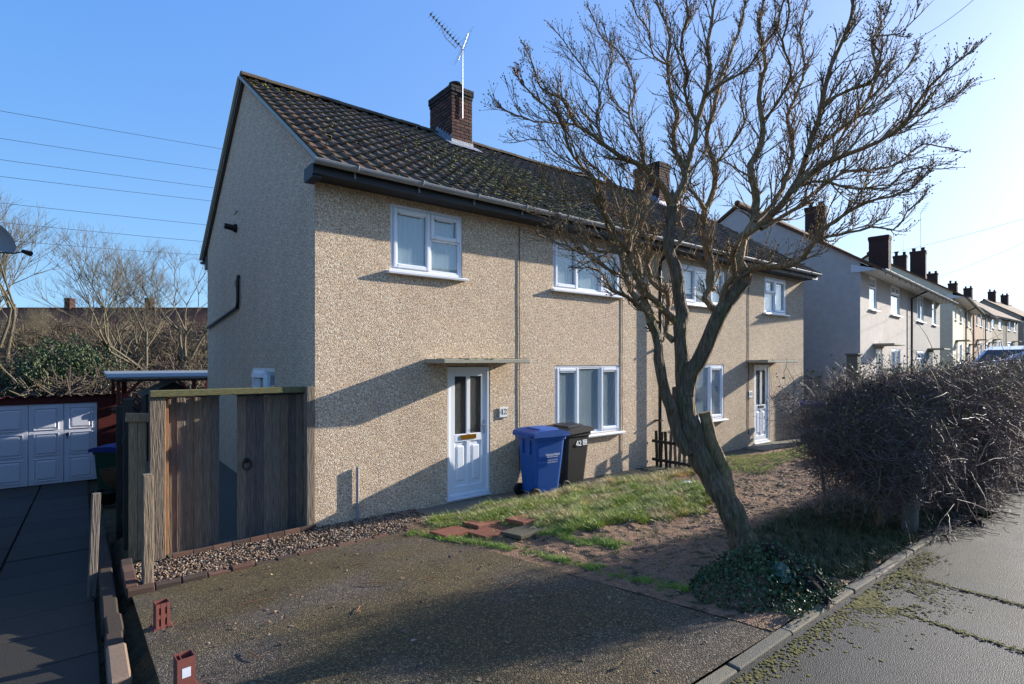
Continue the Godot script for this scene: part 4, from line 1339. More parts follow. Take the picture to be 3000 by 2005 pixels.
func garage():
	var o = thing("garage", "red timber garage with white panelled door at the end of the lower drive", "garage", Vector3(.08, -.96, -10.9))
	o.scale = Vector3.ONE * 1.034
	var b := MB.new()
	b.box(Vector3(-2.06, 0, -.12), Vector3(-1.62, 2.0, .0)); b.box(Vector3(-4.75, 1.98, -.12), Vector3(-1.60, 2.14, .02))
	b.box(Vector3(-1.66, 0, -5), Vector3(-1.60, 1.7, -.12)); b.box(Vector3(-4.75, 0, -5), Vector3(-4.69, 1.7, .0)); b.box(Vector3(-4.7, 0, -5), Vector3(-1.6, 1.7, -4.95))
	put("wall", b, M.garage_red, o)
	for i in 13: piece("board", o, Vector3(-1.84, .08 + i * .152, .008), Vector3(.44, .15, .02), .006, M.garage_red, Vector3(.06, 0, 0))
	# door of three leaves, three raised panels to each
	for k in 4:
		var x1 := -2.08 - k * .66; var x0 := x1 - .65
		var d := MB.new()
		d.box(Vector3(x0, .02, -.06), Vector3(x1, 1.97, -.01), .004)
		var lf = put("door_leaf", d, M.garage_white, o)
		for r in 3:
			var e := MB.new()
			var y0 := .12 + r * .62
			var p0 := Vector3(x0 + .11, y0, -.01); var p1 := Vector3(x1 - .11, y0 + .5, .0)
			ring(e, p0.x - .02, p0.y - .02, p1.x + .02, p1.y + .02, .02, -.012, .012, .005)
			e.box(p0 + Vector3(.02, .02, -.005), p1 + Vector3(-.02, -.02, .012), .03)
			put("panel", e, M.garage_white, lf)
		if k == 0:
			var h := MB.new(); h.box(Vector3(x0 + .035, 1.18, -.01), Vector3(x0 + .085, 1.24, .02), .004); h.box(Vector3(x0 + .05, 1.1, .01), Vector3(x0 + .07, 1.22, .03), .004); put("handle", h, M.black, lf)
	# corrugated roof edge
	var c := MB.new()
	var n := 96
	for i in n:
		var xa := -4.85 + 3.35 * i / n; var xb := -4.85 + 3.35 * (i + 1) / n
		var ya := 2.175 + .025 * sin(i * TAU / 6.0); var yb := 2.175 + .025 * sin((i + 1) * TAU / 6.0)
		c.quad(Vector3(xa, ya, .12), Vector3(xb, yb, .12), Vector3(xb, yb - .42, -5), Vector3(xa, ya - .42, -5))
		c.quad(Vector3(xa, ya - .012, .12), Vector3(xb, yb - .012, .12), Vector3(xb, yb, .12), Vector3(xa, ya, .12))
	put("roof", c, M.garage_red, o)
	var l := MB.new(); l.box(Vector3(-1.80, 1.72, .02), Vector3(-1.64, 1.86, .14), .02); l.box(Vector3(-1.76, 1.66, .04), Vector3(-1.68, 1.72, .12), .01)
	put("wall_lamp", l, M.black, o)

func dish():
	var o = thing("satellite_dish", "grey satellite dish with feed arm on the house wall at the left", "satellite dish", Vector3(-3.62, 4.42, -6.75), 0)
	var b := MB.new()
	var n := Vector3(.78, .35, .52).normalized(); var x := Vector3.UP.cross(n).normalized(); var y := n.cross(x)
	b.lathe(Transform3D(Basis(x, n, y).orthonormalized(), Vector3.ZERO), [[0, 0], [.12, .012], [.22, .04], [.30, .075], [.305, .08], [.30, .07], [.22, .032], [.12, .004], [0, -.008]], 24)
	put("reflector", b, M.dish, o)
	var a := MB.new()
	a.tube([Vector3(-.02, -.24, 0), Vector3(.25, -.26, .22), Vector3(.42, -.22, .36)], [.014, .014, .014], 5)
	a.tube([Vector3(.38, -.22, .33), Vector3(.50, -.27, .42)], [.035, .05], 8)
	put("feed_arm", a, M.black, o)
	var m := MB.new()
	m.tube([Vector3(-.04, 0, 0), Vector3(-.3, -.12, 0), Vector3(-.98, -.12, 0)], [.02, .02, .02], 6)
	put("bracket", m, M.black, o)

func wires(p: Vector3, q: Vector3, sag: float, r: float, label: String, group: String):
	var b := MB.new()
	var pts := []; var rad := []
	for i in 25:
		var t := i / 24.0
		pts.append(p.lerp(q, t) - Vector3(0, sag * 4.0 * t * (1 - t), 0)); rad.append(r)
	b.tube(pts, rad, 4, false)
	var o = put("overhead_wire", b, M.wire)
	tag(o, label, "wire", group)

# limbs of the front tree: radius at foot and tip, then x, y, z of each point
const LIMBS := [
	[0.125,0.095,2.1,0.3,4.77,2.08,0.46,4.74,2.03,0.68,4.69,1.96,0.9,4.63,1.87,1.12,4.55,1.79,1.31,4.47,1.73,1.51,4.42,1.69,1.74,4.38,1.67,1.94,4.36],
	[0.06,0.042,1.69,1.38,4.41,1.6,1.52,4.37,1.54,1.71,4.36,1.46,1.92,4.33,1.41,2.11,4.32,1.38,2.27,4.33,1.35,2.38,4.33,1.29,2.48,4.32],
	[0.026,0.005,1.29,2.48,4.32,1.2,2.57,4.32,1.08,2.63,4.3,0.98,2.68,4.29,0.88,2.69,4.29,0.83,2.7,4.32,0.75,2.77,4.33,0.67,2.82,4.34,0.55,2.85,4.31],
	[0.034,0.02,1.35,2.47,4.33,1.35,2.58,4.25,1.37,2.73,4.19,1.4,2.91,4.13,1.45,2.98,4.08,1.46,3.15,4.01],
	[0.026,0.006,1.25,2.66,4.23,1.23,2.78,4.14,1.24,2.9,4.08,1.27,3.02,4.04,1.33,3.1,4.01,1.27,3.12,3.9,1.23,3.12,3.8,1.18,3.21,3.69,1.14,3.27,3.58,1.12,3.36,3.5,1.05,3.47,3.38,0.96,3.53,3.24],
	[0.016,0.004,1.17,2.88,4.1,1,2.91,4.1,0.84,2.97,4.12,0.7,2.99,4.14,0.52,3.02,4.14,0.37,3.04,4.16,0.21,3.06,4.17],
	[0.036,0.014,1.64,2.47,4.34,1.53,2.56,4.31,1.41,2.65,4.28,1.3,2.74,4.25,1.21,2.83,4.24,1.13,2.9,4.23,1.09,3.02,4.26,1.07,3.06,4.3,0.95,3.11,4.26,0.89,3.19,4.27,0.8,3.32,4.26,0.73,3.38,4.27,0.68,3.44,4.29],
	[0.013,0.004,0.74,3.38,4.27,0.62,3.37,4.24,0.48,3.35,4.19,0.35,3.34,4.16,0.23,3.34,4.12,0.11,3.35,4.09,0.01,3.35,4.08],
	[0.018,0.006,1.03,3.02,4.31,1.08,3.16,4.3,1.13,3.33,4.29,1.17,3.43,4.26,1.15,3.48,4.2,1.13,3.58,4.13,1.1,3.66,4.05,1.07,3.74,3.99,1,3.85,3.88,0.98,3.98,3.81,0.93,4.12,3.72],
	[0.032,0.012,1.63,2.33,4.3,1.62,2.39,4.22,1.67,2.48,4.2,1.73,2.66,4.18,1.76,2.77,4.14,1.72,2.83,4.04,1.73,2.95,3.98,1.74,3.08,3.93,1.79,3.31,3.9,1.78,3.38,3.82,1.76,3.48,3.74,1.71,3.56,3.64,1.72,3.68,3.58,1.73,3.83,3.52],
	[0.016,0.006,1.71,3.07,3.95,1.79,3.23,3.92,1.83,3.42,3.85,1.88,3.57,3.78,1.95,3.77,3.74,1.97,3.95,3.66,1.96,4.05,3.55,1.91,4.18,3.41],
	[0.07,0.05,1.67,1.92,4.37,1.66,2.42,4.35,1.69,2.54,4.35,1.67,2.74,4.32,1.67,2.91,4.3,1.64,3.08,4.27,1.64,3.22,4.25,1.67,3.37,4.25,1.68,3.5,4.25],
	[0.034,0.006,1.67,3.52,4.24,1.57,3.65,4.24,1.44,3.74,4.22,1.3,3.81,4.2,1.14,3.84,4.15,0.97,3.92,4.1,0.83,4,4.07,0.7,4.03,4.05,0.55,4.22,4.02,0.41,4.22,3.99,0.29,4.44,3.98],
	[0.036,0.011,1.68,3.54,4.25,1.75,3.71,4.31,1.78,3.84,4.34,1.82,4.07,4.38,1.83,4.23,4.4,1.88,4.44,4.44,1.91,4.67,4.47,1.89,4.91,4.46,1.92,5.13,4.49,1.95,5.43,4.53],
	[0.028,0.009,1.76,3.83,4.35,1.73,3.99,4.25,1.77,4.17,4.21,1.85,4.35,4.19,1.85,4.6,4.12,1.88,4.89,4.06,1.95,5.19,4.04,1.92,5.49,3.94,1.92,5.74,3.86],
	[0.018,0.008,1.82,4.23,4.4,1.64,4.4,4.41,1.54,4.54,4.49,1.39,4.7,4.54,1.33,4.86,4.64,1.19,4.98,4.69],
	[0.024,0.01,1.65,3.14,4.29,1.83,3.26,4.26,1.91,3.47,4.15,2.01,3.63,4.06,2.19,3.79,4.03,2.29,4.04,3.95,2.33,4.22,3.81],
	[0.018,0.006,1.52,3.27,3.93,1.66,3.55,3.91,1.77,4.07,3.87,1.74,4.53,3.72,1.87,4.76,3.7,1.91,5.05,3.6,1.89,5.3,3.46,1.82,5.52,3.28,1.81,5.85,3.14],
	[0.02,0.005,1.04,3.08,4.19,0.91,3.22,4.2,0.81,3.38,4.23,0.71,3.52,4.27,0.55,3.61,4.25,0.4,3.75,4.25,0.32,3.86,4.3,0.15,3.95,4.28,-0.02,4.04,4.26,-0.1,4.04,4.31],
	[0.012,0.004,0.76,3.55,4.22,0.71,3.63,4.12,0.61,3.77,3.97,0.51,3.93,3.83,0.4,3.93,3.68],
	[0.014,0.005,1.03,3.95,4.05,1.02,4.16,3.97,1.09,4.41,3.95,1.03,4.65,3.83,0.99,4.85,3.71,0.92,5.06,3.59],
	[0.04,0.01,1.86,2.76,4.52,1.92,3.02,4.46,1.97,3.27,4.39,2.05,3.53,4.34,2.19,3.71,4.34,2.28,3.98,4.3,2.3,4.26,4.2,2.43,4.59,4.19,2.56,4.96,4.19,2.75,5.33,4.23,2.91,5.73,4.24,3.01,6.01,4.21],
	[0.016,0.006,1.95,3.5,4.4,1.96,3.63,4.31,1.96,3.74,4.22,2.06,3.88,4.2,2.21,4.11,4.22],
	[0.078,0.062,1.67,1.87,4.4,1.68,2.06,4.44,1.71,2.16,4.51,1.73,2.31,4.57,1.75,2.46,4.62,1.79,2.61,4.69,1.82,2.73,4.77,1.84,2.8,4.82],
	[0.034,0.026,1.84,2.56,4.63,1.8,2.61,4.56,1.79,2.68,4.51,1.86,2.82,4.53,1.87,3.05,4.5,1.87,3.28,4.47],
	[0.03,0.018,1.78,2.59,4.65,1.73,2.76,4.73,1.69,2.84,4.83,1.58,2.96,4.87,1.51,3.01,4.94],
	[0.05,0.01,1.84,2.8,4.82,1.89,2.86,4.82,1.87,2.94,4.77,1.9,3.09,4.76,1.95,3.18,4.76,2.04,3.32,4.8,2.08,3.36,4.79,2.11,3.59,4.78,2.1,3.78,4.73,2.2,3.98,4.78,2.23,4.22,4.77,2.25,4.49,4.74,2.32,4.77,4.76,2.3,5.1,4.71,2.39,5.42,4.75],
	[0.038,0.009,1.81,3.15,4.8,1.88,3.24,4.93,1.96,3.4,5.08,1.99,3.55,5.18,1.97,3.71,5.25,1.94,3.85,5.31,1.93,4.02,5.38,1.88,4.15,5.42,1.85,4.3,5.47,1.86,4.47,5.57,1.83,4.66,5.62,1.78,4.73,5.66],
	[0.026,0.008,2.01,3.3,4.83,2.22,3.46,4.85,2.45,3.78,4.89,2.6,4.11,4.86,2.68,4.37,4.78,2.87,4.67,4.79,3.04,4.97,4.78,3.12,5.35,4.7,3.31,5.83,4.71],
	[0.018,0.006,1.87,3.68,5.29,2.11,3.85,5.34,2.36,4.03,5.4,2.6,4.29,5.46,2.78,4.56,5.46,2.86,4.84,5.39,3.08,5.12,5.43,3.25,5.42,5.43],
	[0.026,0.006,1.84,3.43,5.2,1.86,3.54,5.32,1.9,3.6,5.45,1.95,3.65,5.59,2,3.68,5.72,2.01,3.74,5.84,1.99,3.83,5.92,1.98,3.92,6,1.96,3.99,6.09,1.97,4.06,6.2],
	[0.012,0.004,2.01,3.69,5.72,2.21,3.86,5.78,2.46,3.96,5.88,2.66,4.07,5.95,2.85,4.2,6],
	[0.022,0.005,1.85,3.2,4.96,2.16,3.38,5.07,2.42,3.57,5.15,2.7,3.75,5.24,2.99,3.81,5.34,3.25,3.88,5.43,3.51,4.04,5.5,3.74,4.15,5.56,4.08,4.13,5.7],
	[0.014,0.004,2.07,3.63,5.39,2.24,3.93,5.41,2.46,4.13,5.49,2.71,4.38,5.59,2.92,4.56,5.65,3.07,4.77,5.67],
	[0.014,0.004,1.86,3.99,5.41,1.9,4.08,5.54,1.96,4.1,5.68,1.94,4.26,5.76,1.79,4.32,5.74,1.85,4.3,5.88,1.84,4.35,5.97],
	[0.03,0.005,1.87,2.91,4.84,1.94,2.91,5,1.99,2.91,5.14,2,2.98,5.24,1.98,3.1,5.33,2,3.19,5.44,2.04,3.27,5.57,2.09,3.32,5.71,2.13,3.32,5.84,2.14,3.42,5.95],
	[0.014,0.004,1.99,3.07,5.32,2.13,3.11,5.39,2.28,3.15,5.46,2.46,3.19,5.56,2.59,3.17,5.63,2.74,3.35,5.7,2.86,3.46,5.75],
	[0.014,0.004,1.98,3.5,5.19,1.98,3.52,5.33,2,3.42,5.5,2,3.37,5.64,1.98,3.35,5.78,1.97,3.44,5.92,1.95,3.39,6.06],
	[0.009,0.004,2.12,3.29,5.55,2.39,3.5,5.51,2.72,3.67,5.51],
	[0.014,0.007,1.86,4.45,4.46,1.86,4.5,4.6,1.92,4.55,4.8,1.89,4.63,4.92,1.88,4.75,5.07,1.8,4.86,5.15,1.72,4.94,5.24],
	[0.014,0.007,2.25,4.22,4.76,2.2,4.33,4.93,2.13,4.47,5.07,1.91,4.62,5.1,1.79,4.76,5.21,1.59,4.84,5.26],
	[0.011,0.005,1.84,4.85,4.12,1.6,4.89,4.1,1.46,5,4.17,1.26,5.06,4.19,1.12,5.15,4.25],
	[0.01,0.004,1.82,4.57,3.65,1.6,4.64,3.65,1.46,4.74,3.69,1.41,4.88,3.81,1.26,5.08,3.85],
	[0.01,0.004,0.7,4.03,4.05,0.47,3.99,4.02,0.28,3.94,4.04,0.1,3.93,4.05,-0.05,3.92,4.09],
	[0.013,0.005,2.3,3.99,4.29,2.3,4.11,4.42,2.32,4.31,4.56,2.19,4.5,4.59,2.16,4.71,4.69],
]

# ---------------------------------------------------------------- sky
func sky_image(sun: Vector3) -> Image:
	var w := 512; var h := 256
	var im := Image.create(w, h, false, Image.FORMAT_RGBF)
	for j in h:
		var th := PI * (j + .5) / h
		for i in w:
			var ph := TAU * (i + .5) / w
			var d := Vector3(sin(ph) * sin(th), cos(th), -cos(ph) * sin(th))
			var el := maxf(d.y, 0.0)
			var g := acos(clampf(d.dot(sun), -1, 1))
			var t := pow(1.0 - el, 3.2)
			var c := Vector3(.034, .125, .36).lerp(Vector3(.14, .30, .44), t)
			# air brightens and whitens towards the sun
			c += Vector3(1.0, .96, .88) * (.78 * exp(-g * 2.0) + 1.6 * exp(-g * 8.0)) * (.45 + .55 * t)
			c += Vector3(.07, .065, .05) * pow(1.0 - el, 9.0)   # pale haze low round the horizon
			if d.y < 0.0: c = c.lerp(Vector3(.16, .15, .13), smoothstep(0.0, -.12, d.y))
			im.set_pixel(i, j, Color(c.x, c.y, c.z))
	return im

func _ready():
	rng.seed = 1234
	# camera: level, lens shifted up a little
	var cam := Camera3D.new()
	cam.name = "camera"
	add_child(cam)
	cam.projection = Camera3D.PROJECTION_FRUSTUM
	cam.near = .1; cam.far = 500.0
	cam.size = cam.near * 2.0 * 784.0 / 1245.0
	cam.frustum_offset = Vector2(0, cam.near * 45.0 / 1245.0)
	cam.position = Vector3(-2.36, 2.15, 7.11)
	cam.rotation_degrees = Vector3(0, -38.3, 0)
	cam.current = true
	# sun low on the right, just in front of the house faces
	var to_sun := Vector3(2.64, .86, .55).normalized()
	var sun := DirectionalLight3D.new()
	sun.name = "sun"
	sun.light_energy = 1.3
	sun.light_color = Color(1.0, .97, .925)
	sun.light_angular_distance = .55
	sun.shadow_enabled = true
	add_child(sun)
	sun.look_at_from_position(Vector3.ZERO, -to_sun)
	var env := Environment.new()
	env.background_mode = Environment.BG_SKY
	var sm := PanoramaSkyMaterial.new()
	sm.panorama = ImageTexture.create_from_image(sky_image(to_sun))
	env.sky = Sky.new(); env.sky.sky_material = sm
	env.tonemap_mode = Environment.TONE_MAPPER_LINEAR
	env.tonemap_exposure = 2.4
	env.sdfgi_enabled = true; env.ssao_enabled = true; env.ssil_enabled = true
	var we := WorldEnvironment.new()
	we.name = "world_environment"; we.environment = env
	add_child(we)
	materials()
	ground_works()
	main_house()
	street()
	yard()
	garden()
	front_tree(LIMBS)
	hedge()
	distance()

var soil_n := FastNoiseLite.new()
func soil_y(x: float, z: float) -> float:
	soil_n.seed = 4; soil_n.frequency = 1.6
	var edge := smoothstep(.95, 1.3, x)
	var crumb := .030 * soil_n.get_noise_2d(x, z) + .016 * soil_n.get_noise_2d(x * 5.0, z * 5.0) + .012 * soil_n.get_noise_2d(x * 13.0, z * 13.0)
	var turf := smoothstep(1.4, 2.2, x) * smoothstep(.62, 1.0, z) * smoothstep(3.6, 2.6, z) * smoothstep(6.4, 4.8, x)
	return gy(x, z) + .012 + crumb * edge + turf * (.075 + .10 * maxf(0.0, soil_n.get_noise_2d(x * 1.6 + 40.0, z * 1.6)))

func ground_works():
	structure("ground", sheet([-120, -60, -30, -20, -14, -9, -6, -4, -3, -2.4, -2.12, -2.05, -1.98, -1.85, -1.72, -1.62, -1, 0, 2, 4, 7, 10, 14, 16, 18, 22, 30, 34, 40, 50, 60, 75, 100, 150, 250], [-250, -150, -100, -70, -50, -35, -25, -18, -13, -10.5, -9, -7.5, -5, -3, -1.5, 0, .5, .95, 2, 3, 4, 5, 5.5, 7, 9, 12, 20, 40, 90, 150], land), M.ground)
	# the sloping drive
	var nz := FastNoiseLite.new(); nz.seed = 2; nz.frequency = .5
	var mz := FastNoiseLite.new(); mz.seed = 41; mz.frequency = .55; mz.fractal_octaves = 4
	# olive moss grows in patches over the tarmac, most below the gravel edge
	var drive_tint := func(x, z):
		var k: float = smoothstep(-.35, .35, mz.get_noise_2d(x, z) + .22 * smoothstep(2.6, 1.2, z) + .12 * smoothstep(-1.4, -.4, x))
		return Color(1, 1, 1).lerp(Color(.95, .86, .46), k)
	var pave_tint := func(x, z):
		var k: float = smoothstep(.05, .4, mz.get_noise_2d(x * 1.5, z * 1.5 + 9.0) + .35 * smoothstep(6.1, 5.6, z))
		return Color(1, 1, 1).lerp(Color(.80, .76, .34), k)
	var dh := func(x, z): return gy(x, z) + .01 + .012 * nz.get_noise_2d(x * 3.0, z * 3.0)
	structure("driveway", sheet(steps(-2.0, .95, .1), steps(.93, 5.505, .1), dh, drive_tint), M.drive, "mossy tarmac drive sloping down from the pavement")
	# soil of the front gardens
	var sh := func(x, z): return soil_y(x, z)
	structure("garden_soil", sheet(steps(.93, 9.0, .05) + steps(9.1, 14.6, .2), steps(.62, 5.505, .05), sh), M.soil, "bare brown soil of the front gardens")
	structure("path", sheet(steps(1.3, 14.6, .8), [.0, .3, .62, .7], func(_x, _z): return -.03), M.concrete_dark)
	structure("side_path", sheet([-1.6, -1.2, -.6, 0.0], steps(-8.0, .0, .8), func(x, z): return gy(x, z) - .03), M.concrete_dark)
	# pavement of tarmac bays, and the road behind
	var cuts := [-30.0, -12.0, -6.0, -2.6, 1.85, 2.64, 6.8, 11.0, 16.0, 22.0, 30.0, 40.0]
	var pv = group_node("pavement", self); pv.set_meta("kind", "structure")
	for i in cuts.size() - 1:
		var bay := sheet(steps(cuts[i] + .008, cuts[i + 1] - .008, .15 if absf(cuts[i]) < 8.0 else .6), steps(5.59, 8.9, .15), func(x, z): return along(STREET, x) + .012 * nz.get_noise_2d(x, z) - .004, pave_tint)
		put("bay", bay, M.pavement, pv)
	structure("road", sheet(steps(-60, 100, 5), [9.05, 12, 15.5], func(x, _z): return along(STREET, x) - .12), M.road)
	var kb = group_node("street_kerb", self); kb.set_meta("kind", "structure")
	for i in 46: piece("kerb_stone", kb, Vector3(-12 + i * .92, along(STREET, -12 + i * .92) - .06, 8.97), Vector3(.91, .25, .13), .015, M.kerb[i % 3])
	# narrow concrete edging between gardens and pavement
	var eg = group_node("edging", self); eg.set_meta("kind", "structure")
	var x := -1.95
	var cutx := [.55, .92, .88, .62, .95, .42, .9, .88, .93, .9, .6, .9, .9, .9]
	for l in cutx:
		piece("edging_stone", eg, Vector3(x + l / 2, gy(x, 5.53) - .068 + R(-.010, .006), 5.54 + R(-.01, .01)), Vector3(l - .012, .16, .075), .008, M.kerb[rng.randi() % 3], Vector3(R(-.03, .03), R(-.012, .012), R(-.014, .014)))
		x += l
	# the lower drive next door: dark slabs
	var nd = group_node("neighbour_drive", self); nd.set_meta("kind", "structure")
	for i in 4:
		for j in 18:
			var z := 5.1 - j * .92; var px := -2.72 - i * .93
			var dz := ny(z + .46) - ny(z - .46)
			piece("paving_slab", nd, Vector3(px, ny(z) - .03 + R(-.004, .004), z), Vector3(.905, .06, .905), .006, M.slab_dark[rng.randi() % 3], Vector3(-atan2(dz, .92), R(-.006, .006), R(-.004, .004)))

func street():
	street_pair({"label": "pinkish grey rendered pair of houses next up the street", "at": Vector3(16.8, .53, .5), "turn": .094, "walls": [M.render_pink, M.render_grey], "overhang": .62, "chimneys": [[8.2, -3.87, .6, .95, 8.9, 1], [9.1, -1.5, .6, .9, 7.3, 0, 5.4]]})
	street_pair({"label": "cream rendered pair of houses, third along the street", "at": Vector3(34.7, 1.15, -1.2), "turn": .141, "walls": [M.render_cream, M.render_beige], "overhang": .62, "chimneys": [[10.5, -3.87, .6, .95, 8.8, 1], [3.0, -1.9, .6, .9, 7.7, 1, 5.4]]})
	street_pair({"label": "tan and stone coloured pair of houses beyond the cream one", "at": Vector3(51.8, 1.7, -3.7), "turn": .106, "walls": [M.render_tan, M.render_stone], "overhang": .4, "trim": M.fascia, "chimneys": [[2.5, -3.87, .6, .95, 8.75, 1], [9.0, -3.87, .6, .95, 8.75, 1]]})
	street_pair({"label": "beige pair of houses facing down the bend of the street", "at": Vector3(71.0, 2.3, -6.3), "turn": .0, "walls": [M.render_beige, M.render_stone], "overhang": .4, "trim": M.fascia, "chimneys": [[3.5, -3.87, .6, .95, 8.7, 2], [10.0, -3.87, .6, .95, 8.7, 2]]})
	street_pair({"label": "farthest brown roofed pair of houses at the right edge", "at": Vector3(90.0, 2.9, -6.5), "turn": -.03, "walls": [M.render_stone, M.render_tan], "overhang": .4, "trim": M.fascia, "chimneys": [[3.5, -3.87, .6, .95, 8.7, 2], [10.0, -3.87, .6, .95, 8.7, 2]]})
	# across the road, seen only in the window glass
	for k in 3:
		street_pair({"label": ["pair of houses across the road facing the nearer front door", "pair of houses across the road opposite the hedge", "pair of houses across the road further up the street"][k], "group": "houses across the road", "at": Vector3(12.0 + k * 18.0, .5 + k * .5, 21.0), "turn": PI, "walls": [M.render_beige, M.render_stone], "chimneys": [[4.0, -3.87, .6, .95, 8.6, 1], [9.5, -3.87, .6, .95, 8.6, 1]]})
	# next door on the left, just out of the frame; it carries the dish
	var nb = thing("neighbour_house", "rendered house wall at the far left edge carrying the satellite dish", "house", Vector3(-12.0, -.5, 0))
	var b := MB.new()
	b.box(Vector3(0, -.4, -8), Vector3(7.4, 5.0, -1.0))
	put("wall", b, M.pebble_grey, nb)
	b = MB.new()
	b.prism(Transform3D(Basis(Vector3(0, 0, 1), Vector3.UP, Vector3(-1, 0, 0)), Vector3(7.5, 0, 0)), [Vector2(-8.3, 4.9), Vector2(-.7, 4.9), Vector2(-4.5, 7.4)], 7.6)
	put("roof", b, M.tile_far, nb)
	# aerials
	aerial(Vector3(4.34, 7.62, -3.17), -.15, "white metal aerial on the near brick chimney", 1.0, 1.60, true)
	aerial(Vector3(26.3, 8.9, -4.1), .6, "thin aerial on the chimney of the pinkish grey pair", .7, 1.6)
	aerial(Vector3(45.1, 9.3, -6.4), 2.6, "tall aerial on the ridge chimney of the cream pair", .9, 3.0)
	aerial(Vector3(37.6, 8.6, -3.4), .8, "aerial on the front chimney of the cream pair", .9, 2.6)
	car()
	# fences between the plots
	var f = thing("fence_panel", "orange brown board fence between the grey house end and the next pair", "fence", Vector3.ZERO)
	for i in 16: piece("board", f, Vector3(14.15 + i * .155, 1.28, -1.9), Vector3(.15, 2.0, .02), .003, M.wood_new)
	for y in [.6, 2.1]: piece("rail", f, Vector3(15.3, y, -1.94), Vector3(2.4, .08, .04), .004, M.wood_new)
	var g = thing("picket_gate", "pale upright board gate beside the far corner of the grey house", "gate", Vector3.ZERO)
	for i in 14: piece("board", g, Vector3(14.12 + i * .1, .85, -.1), Vector3(.085, 1.75, .02), .004, M.wood[0])
	for y in [.3, 1.4]: piece("rail", g, Vector3(14.78, y, -.13), Vector3(1.45, .08, .04), .004, M.wood[1])
	var cp = thing("gate_post", "square pale concrete post behind the hedge by the pinkish house", "post", Vector3(16.0, .2, .6))
	piece("post", cp, Vector3(0, 1.0, 0), Vector3(.3, 2.3, .3), .02, M.concrete)
	piece("cap", cp, Vector3(0, 2.17, 0), Vector3(.38, .06, .38), .02, M.concrete)
	var rd = thing("fence_panel", "reddish board fence in front of the far houses behind the car", "fence", Vector3(34.0, 1.4, 2.4), .1)
	for i in 40: piece("board", rd, Vector3(i * .155, .95, 0), Vector3(.15, 1.9, .02), .003, M.wood_red)
	for y in [.4, 1.6]: piece("rail", rd, Vector3(3.1, y, -.03), Vector3(6.2, .08, .04), .004, M.wood_red)
	var dk = thing("fence_panel", "low dark fence in front of the cream pair of houses", "fence", Vector3(24.0, .9, 2.6), .1)
	for i in 60: piece("board", dk, Vector3(i * .155, .75, 0), Vector3(.15, 1.5, .02), .003, M.wood_dark)
	for y in [.4, 1.2]: piece("rail", dk, Vector3(4.6, y, -.03), Vector3(9.3, .08, .04), .004, M.wood_dark)

